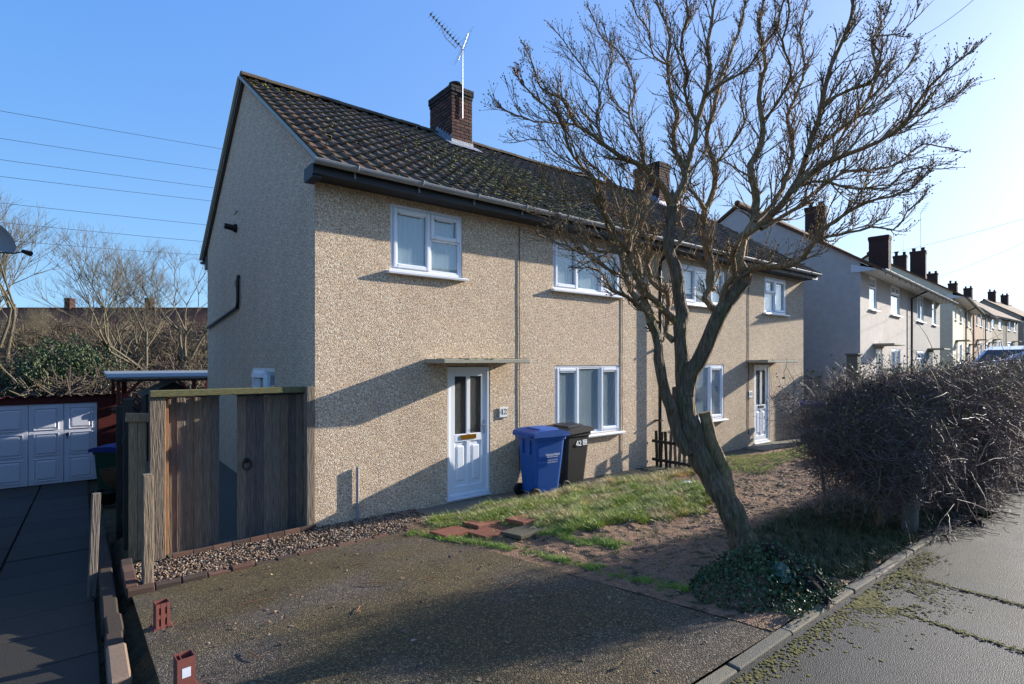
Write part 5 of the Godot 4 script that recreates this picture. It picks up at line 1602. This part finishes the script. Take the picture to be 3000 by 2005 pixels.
func yard():
	side_gate()
	# brick edging of the gravel, and a tile edge along the gate
	var be = thing("brick_edging", "single course of red bricks edging the gravel along the drive", "edging", Vector3.ZERO)
	for i in 16: piece("brick", be, Vector3(-1.93 + i * .222, -.040 + R(-.008, .008), .875 + R(-.008, .008)), Vector3(.215, .1, .1), .008, M.brick_red[rng.randi() % 4], Vector3(R(-.05, .05), R(-.03, .03), R(-.03, .03)))
	var te = thing("brick_edging", "thin red tile edging at the foot of the gate", "edging", Vector3.ZERO)
	for i in 8: piece("tile", te, Vector3(-1.5 + i * .2, .0, .16 - i * .018), Vector3(.195, .1, .03), .004, M.brick_red[i % 4], Vector3(0, .09, 0))
	var ce = thing("brick_edging", "short red brick return at the left end of the gravel", "edging", Vector3.ZERO)
	for i in 4: piece("brick", ce, Vector3(-2.0, -.01, .75 - i * .22), Vector3(.1, .1, .21), .008, M.brick_red[i % 4], Vector3(R(-.03, .03), R(-.03, .03), 0))
	# gravel
	structure("gravel_bed", sheet(steps(-1.95, 1.42, .2), [.0, .3, .6, .83], func(x, z): return -.03 + .012 * sin(x * 9.0) * sin(z * 7.0)), M.soil)
	var xf := []; var cols := []
	var tone := [Color(.44, .31, .19), Color(.52, .41, .29), Color(.30, .18, .10), Color(.58, .50, .40), Color(.22, .15, .11), Color(.38, .24, .13), Color(.36, .28, .21)]
	for i in 11500:
		var x := R(-1.94, 1.42); var z := R(-.02, .86)
		if x < -.05 and z < .12: continue
		var s := R(.007, .016)
		xf.append(Transform3D(any_basis(s), Vector3(x, -.02 + R(0, .028), z)))
		cols.append(tone[rng.randi() % 7] * R(.7, 1.2))
	var gv = many("gravel", lump(), M.pebble_stone, xf, cols); tag(gv, "brown and cream gravel along the house front", "gravel", "", "stuff")
	# loose bits on the drive
	xf = []; cols = []
	for i in 170:
		var x := R(-1.9, 1.0); var z := R(1.0, 5.3)
		xf.append(Transform3D(Basis.from_euler(Vector3(0, R(0, 6), 0)).scaled(Vector3(R(.4, 1.4), .3, 1) * R(.004, .016)), Vector3(x, gy(x, z) + .014, z)))
		cols.append(tone[rng.randi() % 7] * R(.3, 1.0))
	var bt = many("debris", lump(), M.pebble_stone, xf, cols); tag(bt, "leaf crumbs and small stones scattered on the drive", "debris", "", "stuff")
	var stw := MB.new()
	for q in [[-.35, 2.6, .9], [.05, 2.9, .4], [-.7, 3.1, 2.2], [-1.2, 2.2, .2], [.4, 3.6, 2.8], [-.2, 1.9, .5], [-1.5, 3.3, 1.4], [.6, 2.4, 2.0]]:
		var sd := Vector3(cos(q[2]), 0, sin(q[2])) * R(.05, .14); var sp := Vector3(q[0], 0, q[1])
		var pa := sp - sd; var pb := sp + sd
		pa.y = gy(pa.x, pa.z) + .024; pb.y = gy(pb.x, pb.z) + .024
		stw.tube([pa, (pa + pb) / 2 + Vector3(0, .006, .006), pb], [.0035, .0045, .003], 5)
	var so = put("straw", stw, M.wood_new); tag(so, "a few pale stalks dropped on the drive", "straw", "", "stuff")
	# low wall of blocks holding up the drive
	var rw = thing("retaining_wall", "low wall of worn stone blocks between the two drives", "wall", Vector3.ZERO)
	var z := 5.2
	var k := 0
	while z > -4.2:
		var l: float = .58 if k == 5 else R(.44, .5)
		var top := along([[-4.5, -.25], [0, -.06], [2.0, .05], [2.9, .10], [5.4, .38]], z - l / 2) + (.07 if k == 5 else 0.0)
		var yl := ny(z - l / 2)
		piece("block", rw, Vector3(-2.17 + R(-.012, .012), (top + yl) / 2 - .05, z - l / 2), Vector3(.115, snappedf(top - yl + .1, .02), snappedf(l - .01, .02)), .014, M.block[0 if k == 5 else 1 + rng.randi() % 2], Vector3(R(-.015, .015), R(-.02, .02), R(-.02, .02)))  # sun and shade in the colour: the sunlit block paler, the shaded ones darker
		z -= l; k += 1
	# timber posts
	var po = thing("timber_post", "short weathered square post standing in the gravel corner", "post", Vector3(-1.87, -.05, .79), .1)
	piece("post", po, Vector3(0, .55, 0), Vector3(.085, 1.1, .085), .006, M.wood[2])
	piece("top", po, Vector3(0, 1.105, 0), Vector3(.08, .012, .08), .004, M.wood[0])
	var p2 = thing("timber_post", "thin leaning grey post on the lower drive beside the stone blocks", "post", Vector3(-2.27, -.4, -.17))
	piece("post", p2, Vector3(0, .57, 0), Vector3(.075, 1.16, .075), .005, M.wood[1], Vector3(0, .1, -.035))
	post_socket("rust red slotted post socket bolted to the drive edge", Vector3(-1.885, gy(-1.9, 2.15) + .008, 2.15), .12, true)
	post_socket("rust red post socket with a pale sticker at the bottom edge of the photo", Vector3(-1.90, gy(-1.9, 3.47) + .008, 3.47), .1, false)
	# bins
	var bb = wheelie_bin("blue wheelie bin with white council lettering beside the front door", Vector3(3.37, .0, .58), -.12, M.bin_blue, M.bin_blue)
	text(bb, "Chesterfield", Vector3(.06, .70, .262), .033, M.white, "Droid Sans", true, Vector3(-.075, 0, 0))
	text(bb, "BOROUGH COUNCIL", Vector3(.06, .665, .260), .0165, M.white, "Droid Sans", true, Vector3(-.075, 0, 0))
	text(bb, "01246 34 57 34", Vector3(.06, .615, .256), .021, M.white, "Droid Sans", false, Vector3(-.075, 0, 0))
	text(bb, "01246 34 56 70", Vector3(.06, .58, .254), .021, M.white, "Droid Sans", false, Vector3(-.075, 0, 0))
	var kb = wheelie_bin("black wheelie bin numbered 42 behind the blue one", Vector3(4.12, .0, .42), -.02, M.bin_black, M.bin_black, .06, .98)
	text(kb, "42", Vector3(.02, .80, .272), .092, M.white, "Droid Sans", true, Vector3(-.07, 0, 0))
	var lab := MB.new(); lab.box(Vector3(-.05, -.045, 0), Vector3(.05, .045, .002))
	var lb = put("label", lab, M.white, kb); lb.position = Vector3(.165, .81, .271); lb.rotation.x = -.07
	for q in 3:
		var ln := MB.new(); ln.box(Vector3(-.04, -.006, .002), Vector3(.04, .005, .003)); var li = put("print", ln, M.gutter, lb); li.position.y = .025 - q * .025
	wheelie_bin("dark bin behind the hedge at the far corner of the house", Vector3(12.9, .0, .75), .2, M.bin_black, M.bin_lid)
	wheelie_bin("black bin partly hidden by hedge near the farther front door", Vector3(13.55, .0, .95), .3, M.bin_black, M.bin_black)
	wheelie_bin("green bin with blue lid in front of the garage", Vector3(-1.80, ny(-7.7) - .06, -7.75), -.7, M.bin_green, M.bin_lid, 0.0, 1.06)
	var pot = thing("plant_tub", "dark tub with a green rim by the green bin", "tub", Vector3(-1.98, ny(-6.7), -6.6))
	var b := MB.new(); b.lathe(Transform3D(), [[.14, 0], [.2, .24], [.2, .26], [.17, .26], [.15, .03], [0, .03]], 18); put("tub", b, M.black, pot)
	b = MB.new(); b.lathe(Transform3D(Basis(), Vector3(0, .26, 0)), [[.205, -.02], [.205, .015], [.185, .015]], 18); put("rim", b, M.bin_green, pot)
	var hb = thing("hanging_basket", "brown wicker basket hung on the boundary fence", "basket", Vector3(-1.98, .55, -2.92))
	b = MB.new(); b.lathe(Transform3D(), [[.0, -.28], [.09, -.25], [.16, -.14], [.19, 0], [.18, 0], [.15, -.13], [0, -.24]], 16); put("basket", b, M.wicker, hb)
	b = MB.new(); b.tube([Vector3(.05, .0, .17), Vector3(.05, .45, .19), Vector3(.05, .5, .2)], [.006, .006, .006], 4); put("hanger", b, M.black, hb)
	# behind: garage, shelter, shed, dish
	garage()
	dish()
	var pg = thing("garden_shelter", "flat grey roofed shelter on red posts behind the house", "shelter", Vector3.ZERO)
	piece("roof", pg, Vector3(-.55, 1.82, -9.85), Vector3(2.75, .05, 3.3), .01, M.felt, Vector3(.028, 0, 0))
	piece("fascia", pg, Vector3(-.55, 1.715, -8.22), Vector3(2.65, .06, .04), .004, M.wood_dark)
	for q in [[-1.72, -8.35], [-1.58, -9.4], [-1.45, -11.2], [-.2, -8.35], [.55, -11.2], [-1.72, -11.2], [.6, -8.35]]: piece("post", pg, Vector3(q[0], .56, q[1]), Vector3(.075, 2.36, .075), .006, M.wood_red)
	for q in [[-.38, .7], [-1.45, -.7]]: piece("brace", pg, Vector3(q[0], 1.52, -8.35), Vector3(.06, .6, .05), .004, M.wood_red, Vector3(0, 0, q[1]))
	for y in [-.2, .12, .44]: piece("rail", pg, Vector3(-1.62, y, -9.8), Vector3(.04, .1, 2.8), .004, M.wood_red)
	var shd = thing("garden_shed", "small dark shed with foil patched roof behind the gate", "shed", Vector3(-.62, -.6, -9.4))
	b = MB.new(); b.prism(Transform3D(Basis(), Vector3(0, 0, -.5)), [Vector2(-.55, 0), Vector2(.55, 0), Vector2(.55, 1.93), Vector2(0, 2.22), Vector2(-.55, 1.93)], 1.3); put("wall", b, M.wood_dark, shd)
	b = MB.new()
	for s in [-1, 1]: b.xbox(Transform3D(Basis.from_euler(Vector3(0, 0, -s * .485)), Vector3(s * .31, 2.10, .15)), Vector3(.72, .03, 1.5), .006)
	put("roof", b, M.felt, shd)

func garden():
	var thick := tuft_mesh(1, 16, .035, 1.1); var soft := tuft_mesh(2, 14, .028, .7); var flat := tuft_mesh(3, 12, .03, 2.6)
	var nz := FastNoiseLite.new(); nz.seed = 17; nz.frequency = .9
	var gsoil := func(x, z): return soil_y(x, z)
	# rough turf between path and bare soil
	var turf := func():
		var x := R(1.05, 7.0); var z := R(.72, 4.0)
		var edge := 1.25 + .55 * smoothstep(1.0, 2.0, z) + .15 * nz.get_noise_2d(z * 4.0, 3.0)
		if x < edge: return Vector3(0, -99, 0)
		if x > 5.2 + .5 * nz.get_noise_2d(z * 2.0, 9.0) and z > 1.25: return Vector3(0, -99, 0)
		if z > 3.35 - .35 * absf(x - 3.4) + .3 * nz.get_noise_2d(x * 2.0, 1.0): return Vector3(0, -99, 0)
		return Vector3(x, gsoil.call(x, z) - .01, z)
	var turf_col := func(p):
		var k: float = nz.get_noise_2d(p.x * 1.3, p.z * 1.3) + .55 * nz.get_noise_2d(p.x * 5.0, p.z * 5.0) + R(-.35, .35)
		var dry := smoothstep(.0, .55, k + .42 * smoothstep(1.9, .8, p.z) * smoothstep(2.0, 3.5, p.x))
		var g := R(.7, 1.35)
		return Color(.27, .34, .035).lerp(Color(.62, .47, .22), dry) * g
	grass_patch("long_grass", "rough long grass and straw in the front garden beside the bins", 8000, turf, func(p): return R(.05, .12) * (1.0 + 1.1 * nz.get_noise_2d(p.x * 1.8, p.z * 1.8)), turf_col, thick)
	grass_patch("flattened_grass", "flattened dry grass lying over the front garden turf", 4500, turf, func(_p): return R(.09, .17), func(p): return turf_col.call(p).lerp(Color(.36, .28, .13), .35), flat)
	# green strips beside the drive and between the bare patches
	var strip := func():
		var t := rng.randf()
		var z := lerpf(1.05, 4.75, t); var x := along([[1.0, .80], [2.0, 1.02], [2.9, 1.16], [4.0, 1.18], [4.8, 1.16]], z) + rng.randfn(0, .035)
		if rng.randf() < .36:
			z = lerpf(2.35, 3.55, t); x = 1.72 + (z - 2.35) * .12 + rng.randfn(0, .07)
		elif rng.randf() < .25:
			z = R(.95, 2.2); x = lerpf(.9, 1.9, rng.randf()); 
		if nz.get_noise_2d(x * 6.0 + 20.0, z * 2.5) < -.18: return Vector3(0, -99, 0)
		return Vector3(x, gsoil.call(x, z) - .005, z)
	grass_patch("grass_verge", "bright green grass strips along the edge of the drive", 2300, strip, func(p): return R(.025, .07) * (1.0 + .8 * nz.get_noise_2d(p.x * 3.0, p.z * 3.0)), func(_p): return Color(.21, .31, .035) * R(.7, 1.3), soft)
	# lawn of the next garden
	var lawn := func():
		var x := R(7.1, 14.0); var z := R(.75, 2.35) + .25 * sin(x * 1.3)
		return Vector3(x, soil_y(x, z) - .005, z)
	grass_patch("lawn_grass", "short bright lawn in front of the farther front door", 3600, lawn, func(_p): return R(.04, .075), func(_p): return Color(.34, .42, .05) * R(.7, 1.3), soft)
	# shaded grass and weeds under the hedge end and round the post
	var weeds := func():
		var x := R(2.1, 5.2); var z := R(4.1, 5.5)
		if z < 4.2 + .35 * smoothstep(3.2, 2.2, x): return Vector3(0, -99, 0)
		return Vector3(x, soil_y(x, z) - .005, z)
	grass_patch("weeds", "dark grass and weeds around the concrete post under the hedge", 1500, weeds, func(_p): return R(.06, .16), func(_p): return Color(.06, .09, .02).lerp(Color(.14, .10, .05), rng.randf() * .6) * R(.7, 1.2), thick)
	# ivy mound at the foot of the tree
	var xf := []; var cols := []
	for i in 5200:
		var a := R(0, TAU); var r := sqrt(rng.randf())
		var x := 1.66 + cos(a) * .62 * r; var z := 5.05 + sin(a) * .46 * r
		var h := .30 * (1.0 - r * r) + .03
		var p := Vector3(x, gy(x, z) + R(.0, h), z)
		xf.append(Transform3D(any_basis(R(.012, .032)), p))
		cols.append(Color(.03, .07, .028).lerp(Color(.07, .11, .03), rng.randf()) * R(.6, 1.3))
	for i in 700:
		var z := 5.5 + rng.randfn(0, .035); var x := 1.15 + rng.randf() * .75
		xf.append(Transform3D(any_basis(R(.01, .024)), Vector3(x, .53 + R(0, .05), z))); cols.append(Color(.06, .10, .025) * R(.6, 1.3))
	var iv = many("ivy", leaf_mesh(.45, .12), M.leaf, xf, cols); tag(iv, "dark green ivy mounded round the foot of the tree", "ivy", "", "stuff")
	# mossy lumps on kerb line and bay joints
	xf = []; cols = []
	for i in 5200:
		var x: float; var z: float; var s := R(.003, .009)
		var q := rng.randf()
		if q < .16: x = 1.85 + rng.randfn(0, .02); z = R(5.65, 8.5)
		elif q < .28: x = 2.64 + rng.randfn(0, .014); z = R(5.65, 8.5)
		elif q < .62: x = R(-1.0, 3.4); z = 5.62 + absf(rng.randfn(0, .075))
		else:
			x = 2.05 + rng.randfn(0, .38); z = 5.64 + absf(rng.randfn(0, .17))
			if nz.get_noise_2d(x * 3.0, z * 3.0) < -.05: continue
		xf.append(Transform3D(Basis.from_euler(Vector3(0, R(0, 6), 0)).scaled(Vector3(1.3, .35, 1.3) * s), Vector3(x, along(STREET, x) + .002, z)))
		var k := R(.5, 1.2); cols.append(Color(k, k * R(.75, .95), k * .7))
	var ms = many("moss", lump(), M.moss, xf, cols); tag(ms, "yellow green moss on the pavement edge and joints", "moss", "", "stuff")
	# clods on the soil
	xf = []; cols = []
	for i in 3000:
		var x := R(1.2, 8.2); var z := R(2.2, 5.3)
		if x > 2.4 and x < 5.0 and z < 3.2: continue
		var s := R(.004, .015) if x < 3.0 else R(.006, .022)
		xf.append(Transform3D(Basis.from_euler(Vector3(R(-.4, .4), R(0, 6), R(-.4, .4))).scaled(Vector3(R(.8, 1.8), .5, 1) * s), Vector3(x, soil_y(x, z) + s * .1, z)))
		cols.append(Color(.26, .18, .12).lerp(Color(.34, .26, .19) if x < 3.0 else Color(.20, .13, .085), rng.randf()) * R(.6, 1.2))
	var cl = many("soil_clods", lump(), M.pebble_stone, xf, cols); tag(cl, "crumbled clods and dead leaves over the bare soil", "soil", "", "stuff")
	# stray tufts on the bare soil, and last year's leaves blown about
	var stray := func():
		var x := R(1.3, 7.5); var z := R(2.0, 5.2)
		if nz.get_noise_2d(x * 1.4 + 7.0, z * 1.4) < .08: return Vector3(0, -99, 0)
		return Vector3(x, soil_y(x, z) - .004, z)
	grass_patch("stray_grass", "stray tufts of grass dotted over the bare soil", 420, stray, func(_p): return R(.03, .09), func(_p): return Color(.17, .22, .03).lerp(Color(.40, .30, .15), rng.randf()) * R(.6, 1.2), soft)
	xf = []; cols = []
	for i in 1500:
		var x := R(1.0, 8.5); var z := R(.8, 5.4)
		if i % 9 == 0: x = R(-1.8, 1.0); z = R(1.1, 5.3)
		xf.append(Transform3D(Basis.from_euler(Vector3(R(-.5, .5), R(0, TAU), R(-.5, .5))).scaled(Vector3.ONE * R(.02, .045)), Vector3(x, (soil_y(x, z) if x > 1.0 else gy(x, z)) + .016, z)))
		cols.append(Color(.20, .11, .055).lerp(Color(.34, .24, .13), rng.randf()) * R(.5, 1.1))
	var dl = many("dead_leaves", leaf_mesh(.4, .15), M.leaf_dry, xf, cols); tag(dl, "dead brown leaves scattered over the soil and drive", "leaves", "", "stuff")
	# slabs laid as a stepping path
	var spots := [[1.14, 1.5, 0], [1.62, 1.5, 1], [1.42, 1.92, 0], [1.93, 1.98, 1], [1.60, 2.32, 2]]
	var labels := ["red paving slab nearest the gravel edging", "red paving slab touching the rough turf", "red paving slab beside the grass strip of the drive", "red paving slab half covered by long grass", "grey mossy paving slab farthest from the house"]
	for i in 5:
		var q = spots[i]
		var sl = thing("paving_slab", labels[i], "paving slab", Vector3(q[0], gsoil.call(q[0], q[1]) + .0, q[1]), R(-.06, .06), "slabs laid in the front garden")
		piece("slab", sl, Vector3(0, .018, 0), Vector3(.42, .05, .36), .008, M.paver_grey if q[2] == 2 else M.paver_red[q[2]], Vector3(-.09 + R(-.02, .02), 0, R(-.03, .03)))
	# concrete fence post at the hedge end
	var cp = thing("concrete_post", "speckled concrete post at the end of the hedge", "post", Vector3(3.93, .4, 5.37), .05)
	piece("post", cp, Vector3(0, .55, 0), Vector3(.135, 1.1, .12), .012, M.concrete)
	# torn root beside the tree, a green sack and a scrap of litter
	var rt = thing("dead_root", "dark splintered root between the ivy and the kerb", "root", Vector3.ZERO)
	var b := MB.new()
	for i in 8:
		b = MB.new()
		var o0 := Vector3(R(-.07, .07), R(-.03, .05), R(-.04, .04)); var o1 := Vector3(R(-.09, .09), R(-.02, .02), R(-.04, .05))
		b.tube([Vector3(1.84, .66, 4.98) + o0, Vector3(1.80, .67, 5.1) + o0 * .8, Vector3(1.74, .62, 5.24) + o1 * .7, Vector3(1.69, .57, 5.36) + o1, Vector3(1.64, .5, 5.5) + o1 * 1.3], [.03, .034, .036, .034, .02], 7, true, .25, i)
		put("root_strand", b, M.bark_dark, rt)
	for i in 9:
		b = MB.new(); var p := Vector3(1.66 + R(-.1, .1), .55, 5.46 + R(-.05, .08)); b.tube([p, p + Vector3(R(-.09, .03), -.01, R(.02, .1)), p + Vector3(R(-.16, .05), -.03, R(.06, .14))], [.012, .008, .003], 4); put("rootlet", b, M.bark_dark, rt)
	var sk = thing("plastic_sack", "crumpled teal plastic sack in the ivy by the tree", "sack", Vector3(1.62, .62, 5.22))
	b = MB.new(); var prev := []
	for j in 7:
		var cur := []
		for i in 12:
			var a := TAU * i / 12.0; var e := PI * j / 6.0
			var r := sin(e) * (1.0 + .22 * sin(i * 2.3 + j * 1.9) + .12 * sin(i * 5.1 - j))
			cur.append(Vector3(cos(a) * r * .13, cos(e) * .075 - (r * .03), sin(a) * r * .08))
		if prev.size():
			for i in 12: b.quad(prev[i], prev[(i + 1) % 12], cur[(i + 1) % 12], cur[i])
		prev = cur
	put("sack", b, M.sack, sk)
	sk.rotation = Vector3(.2, .5, -.35)
	var lt = thing("litter", "crumpled white paper scrap lying on the rough grass", "litter", Vector3(4.96, .27, 2.19))
	b = MB.new(); prev = []
	for j in 5:
		var cur := []
		for i in 9:
			var a := TAU * i / 9.0; var e := PI * j / 4.0
			var r := sin(e) * (1.0 + .35 * sin(i * 3.3 + j * 2.9))
			cur.append(Vector3(cos(a) * r * .13, cos(e) * .035, sin(a) * r * .06))
		if prev.size():
			for i in 9: b.quad(prev[i], prev[(i + 1) % 9], cur[(i + 1) % 9], cur[i])
		prev = cur
	put("paper", b, M.litter, lt)
	# stub of a picket fence on the party line
	var pf = thing("picket_fence", "weathered short picket fence on the line between the two front gardens", "fence", Vector3.ZERO)
	for i in 8: piece("picket", pf, Vector3(7.0 + R(-.01, .01), .36 + R(-.05, .03), .12 + i * .11), Vector3(.02, .8 - .02 * i, .07), .004, M.wood[i % 4] if i > 2 else M.wood_dark, Vector3(R(-.05, .05), 0, R(-.04, .04)))
	for y in [.12, .5]: piece("rail", pf, Vector3(6.97, y, .55), Vector3(.035, .06, 1.05), .004, M.wood_dark)
	# a docken at the foot of the hedge
	var dk = thing("dock_plant", "broad leaved green weed at the pavement edge below the hedge", "plant", Vector3(5.0, along(STREET, 5.0), 5.72))
	for i in 11:
		var l := MB.new(); l = leaf_mesh(.3, .12)
		var lf = put("leaf", l, M.leaf_green if M.has("leaf_green") else M.lawn, dk)
		lf.transform = Transform3D(Basis.from_euler(Vector3(-R(.1, .8), i * .6, 0)).scaled(Vector3.ONE * R(.1, .2)), Vector3(0, .02, 0))

func distance():
	# bare trees, scrub and a terrace beyond the back gardens
	var t1 := far_tree_mesh(11, 10.5, .55, 2); var t2 := far_tree_mesh(12, 9.0, .7, 2); var t3 := far_tree_mesh(13, 7.5, .8, 3)
	far_tree(t1, Vector3(-4.7, -.7, -30.0), .3, 1.2, M.far_bark, "tall upright bare tree at the far left beside the dish")
	far_tree(t2, Vector3(.9, -.7, -23.5), 1.2, 1.1, M.far_bark, "spreading pale bare tree just left of the house gable")
	far_tree(t3, Vector3(-.9, -.7, -25.6), 2.2, 1.15, M.far_bark, "many stemmed bare tree left of the spreading pale one")
	far_tree(t1, Vector3(-6.8, -.7, -36.0), 2.0, 1.25, M.far_bark, "slim bare tree behind the dish at the left edge")
	far_tree(t3, Vector3(-3.4, -.7, -40.0), 4.0, .95, M.far_bark, "bare tree in front of the red roofed terrace chimney")
	far_tree(t2, Vector3(5.0, -.7, -31.0), 3.0, 1.0, M.far_bark, "bare tree mostly hidden behind the house gable")
	var balls := bramble_ball(51, 46, .014, .4)
	var xf := []; var cols := []
	for i in 1500:
		var d := R(20, 46); var px := R(-.98, -.45)
		var p := Vector3(-2.36, 0, 7.11) + (Vector3(.62, 0, -.785) + Vector3(.785, 0, .62) * px) * d
		if p.x > -.1 and p.z > -14.0: continue
		var tall := lerpf(2.0, 6.0, smoothstep(20.0, 40.0, d)) * R(.5, 1.0)
		p.y = -.7 + tall * sqrt(rng.randf())
		xf.append(Transform3D(any_basis(R(1.1, 2.3)), p))
		var g := R(.6, 1.25)
		cols.append((Color(.17, .13, .075) if rng.randf() < .5 else Color(.09, .065, .045)) * g)
	var sc = many("scrub", balls, M.scrub, xf, cols); tag(sc, "tangle of leafless scrub behind the garage and shelter", "scrub", "", "stuff")
	var ev = thing("evergreen_bush", "dark green dense evergreen bush behind the garage", "bush", Vector3(-2.9, -.7, -21.5))
	var b := MB.new(); b.tube([Vector3(0, 0, 0), Vector3(0, 3.0, 0)], [.16, .04], 6); put("trunk", b, M.far_bark, ev)
	xf = []; cols = []
	for i in 17000:
		var u := Vector3(rng.randfn(), rng.randfn(), rng.randfn()).normalized() * pow(rng.randf(), .35)
		var k := 1.0 + .25 * sin(u.x * 7.0 + u.y * 4.0) * sin(u.z * 6.0)
		xf.append(Transform3D(any_basis(R(.05, .14)), Vector3(u.x * 1.9 * k, 1.9 + u.y * 1.75 * k, u.z * 1.7 * k)))
		cols.append(Color(.02, .046, .013).lerp(Color(.085, .115, .02), pow(rng.randf(), 2.0) * .7) * R(.7, 1.3))
	many("crown", leaf_mesh(.35, .15), M.leaf, xf, cols, ev)
	street_pair({"name": "terraced_house", "label": "red brown roofed terrace beyond the bare trees at the left", "group": "far terrace", "at": Vector3(-16.3, .4, -72.5), "turn": -.668, "w": 30.0, "walls": [M.render_stone, M.render_grey], "roof": M.tile_red, "chimneys": [[4.0, -3.87, .7, .9, 8.5, 0], [13.0, -3.87, .7, .9, 8.5, 0], [21.5, -3.87, .7, .9, 8.5, 0]]})
	var pl := [[Vector3(-26.2, 25.6, -64.5), Vector3(32.0, 32.9, -77.0)], [Vector3(-25.6, 22.8, -64.0), Vector3(30.7, 30.1, -78.0)], [Vector3(-25.5, 20.8, -63.9), Vector3(30.3, 27.6, -78.3)], [Vector3(-25.1, 19.1, -63.6), Vector3(29.5, 25.9, -79.0)], [Vector3(-24.7, 16.8, -63.3), Vector3(28.6, 22.3, -79.7)], [Vector3(-24.4, 15.0, -63.0), Vector3(27.7, 19.9, -80.4)], [Vector3(-14.5, 12.3, -55.2), Vector3(16.0, 19.1, -89.6)]]
	var ord := ["topmost", "second", "third", "fourth", "fifth", "sixth", "lowest"]
	for i in 7: wires(pl[i][0], pl[i][1], .25, .022, "%s power line crossing the sky left of the house" % ord[i], "power lines left of the house")
	var wl := [[Vector3(20.1, 7.2, 7.0), Vector3(34.4, 8.4, -4.7)], [Vector3(14.0, 6.0, 7.3), Vector3(46.6, 8.2, -5.2)], [Vector3(10.3, 5.2, 6.9), Vector3(61.9, 9.7, -5.8)], [Vector3(10.5, 4.5, 6.4), Vector3(69.8, 10.1, -6.0)], [Vector3(7.8, 7.7, 5.5), Vector3(11.7, 9.1, 2.9)]]
	var wn := ["upper of the telephone wires running to the far houses", "second telephone wire running to the far houses", "third telephone wire running to the far houses", "lowest telephone wire running to the far houses", "telephone wire passing the upper right of the bare tree"]
	for i in 5: wires(wl[i][0], wl[i][1], .2, .006 if i < 4 else .005, wn[i], "telephone wires on the right")
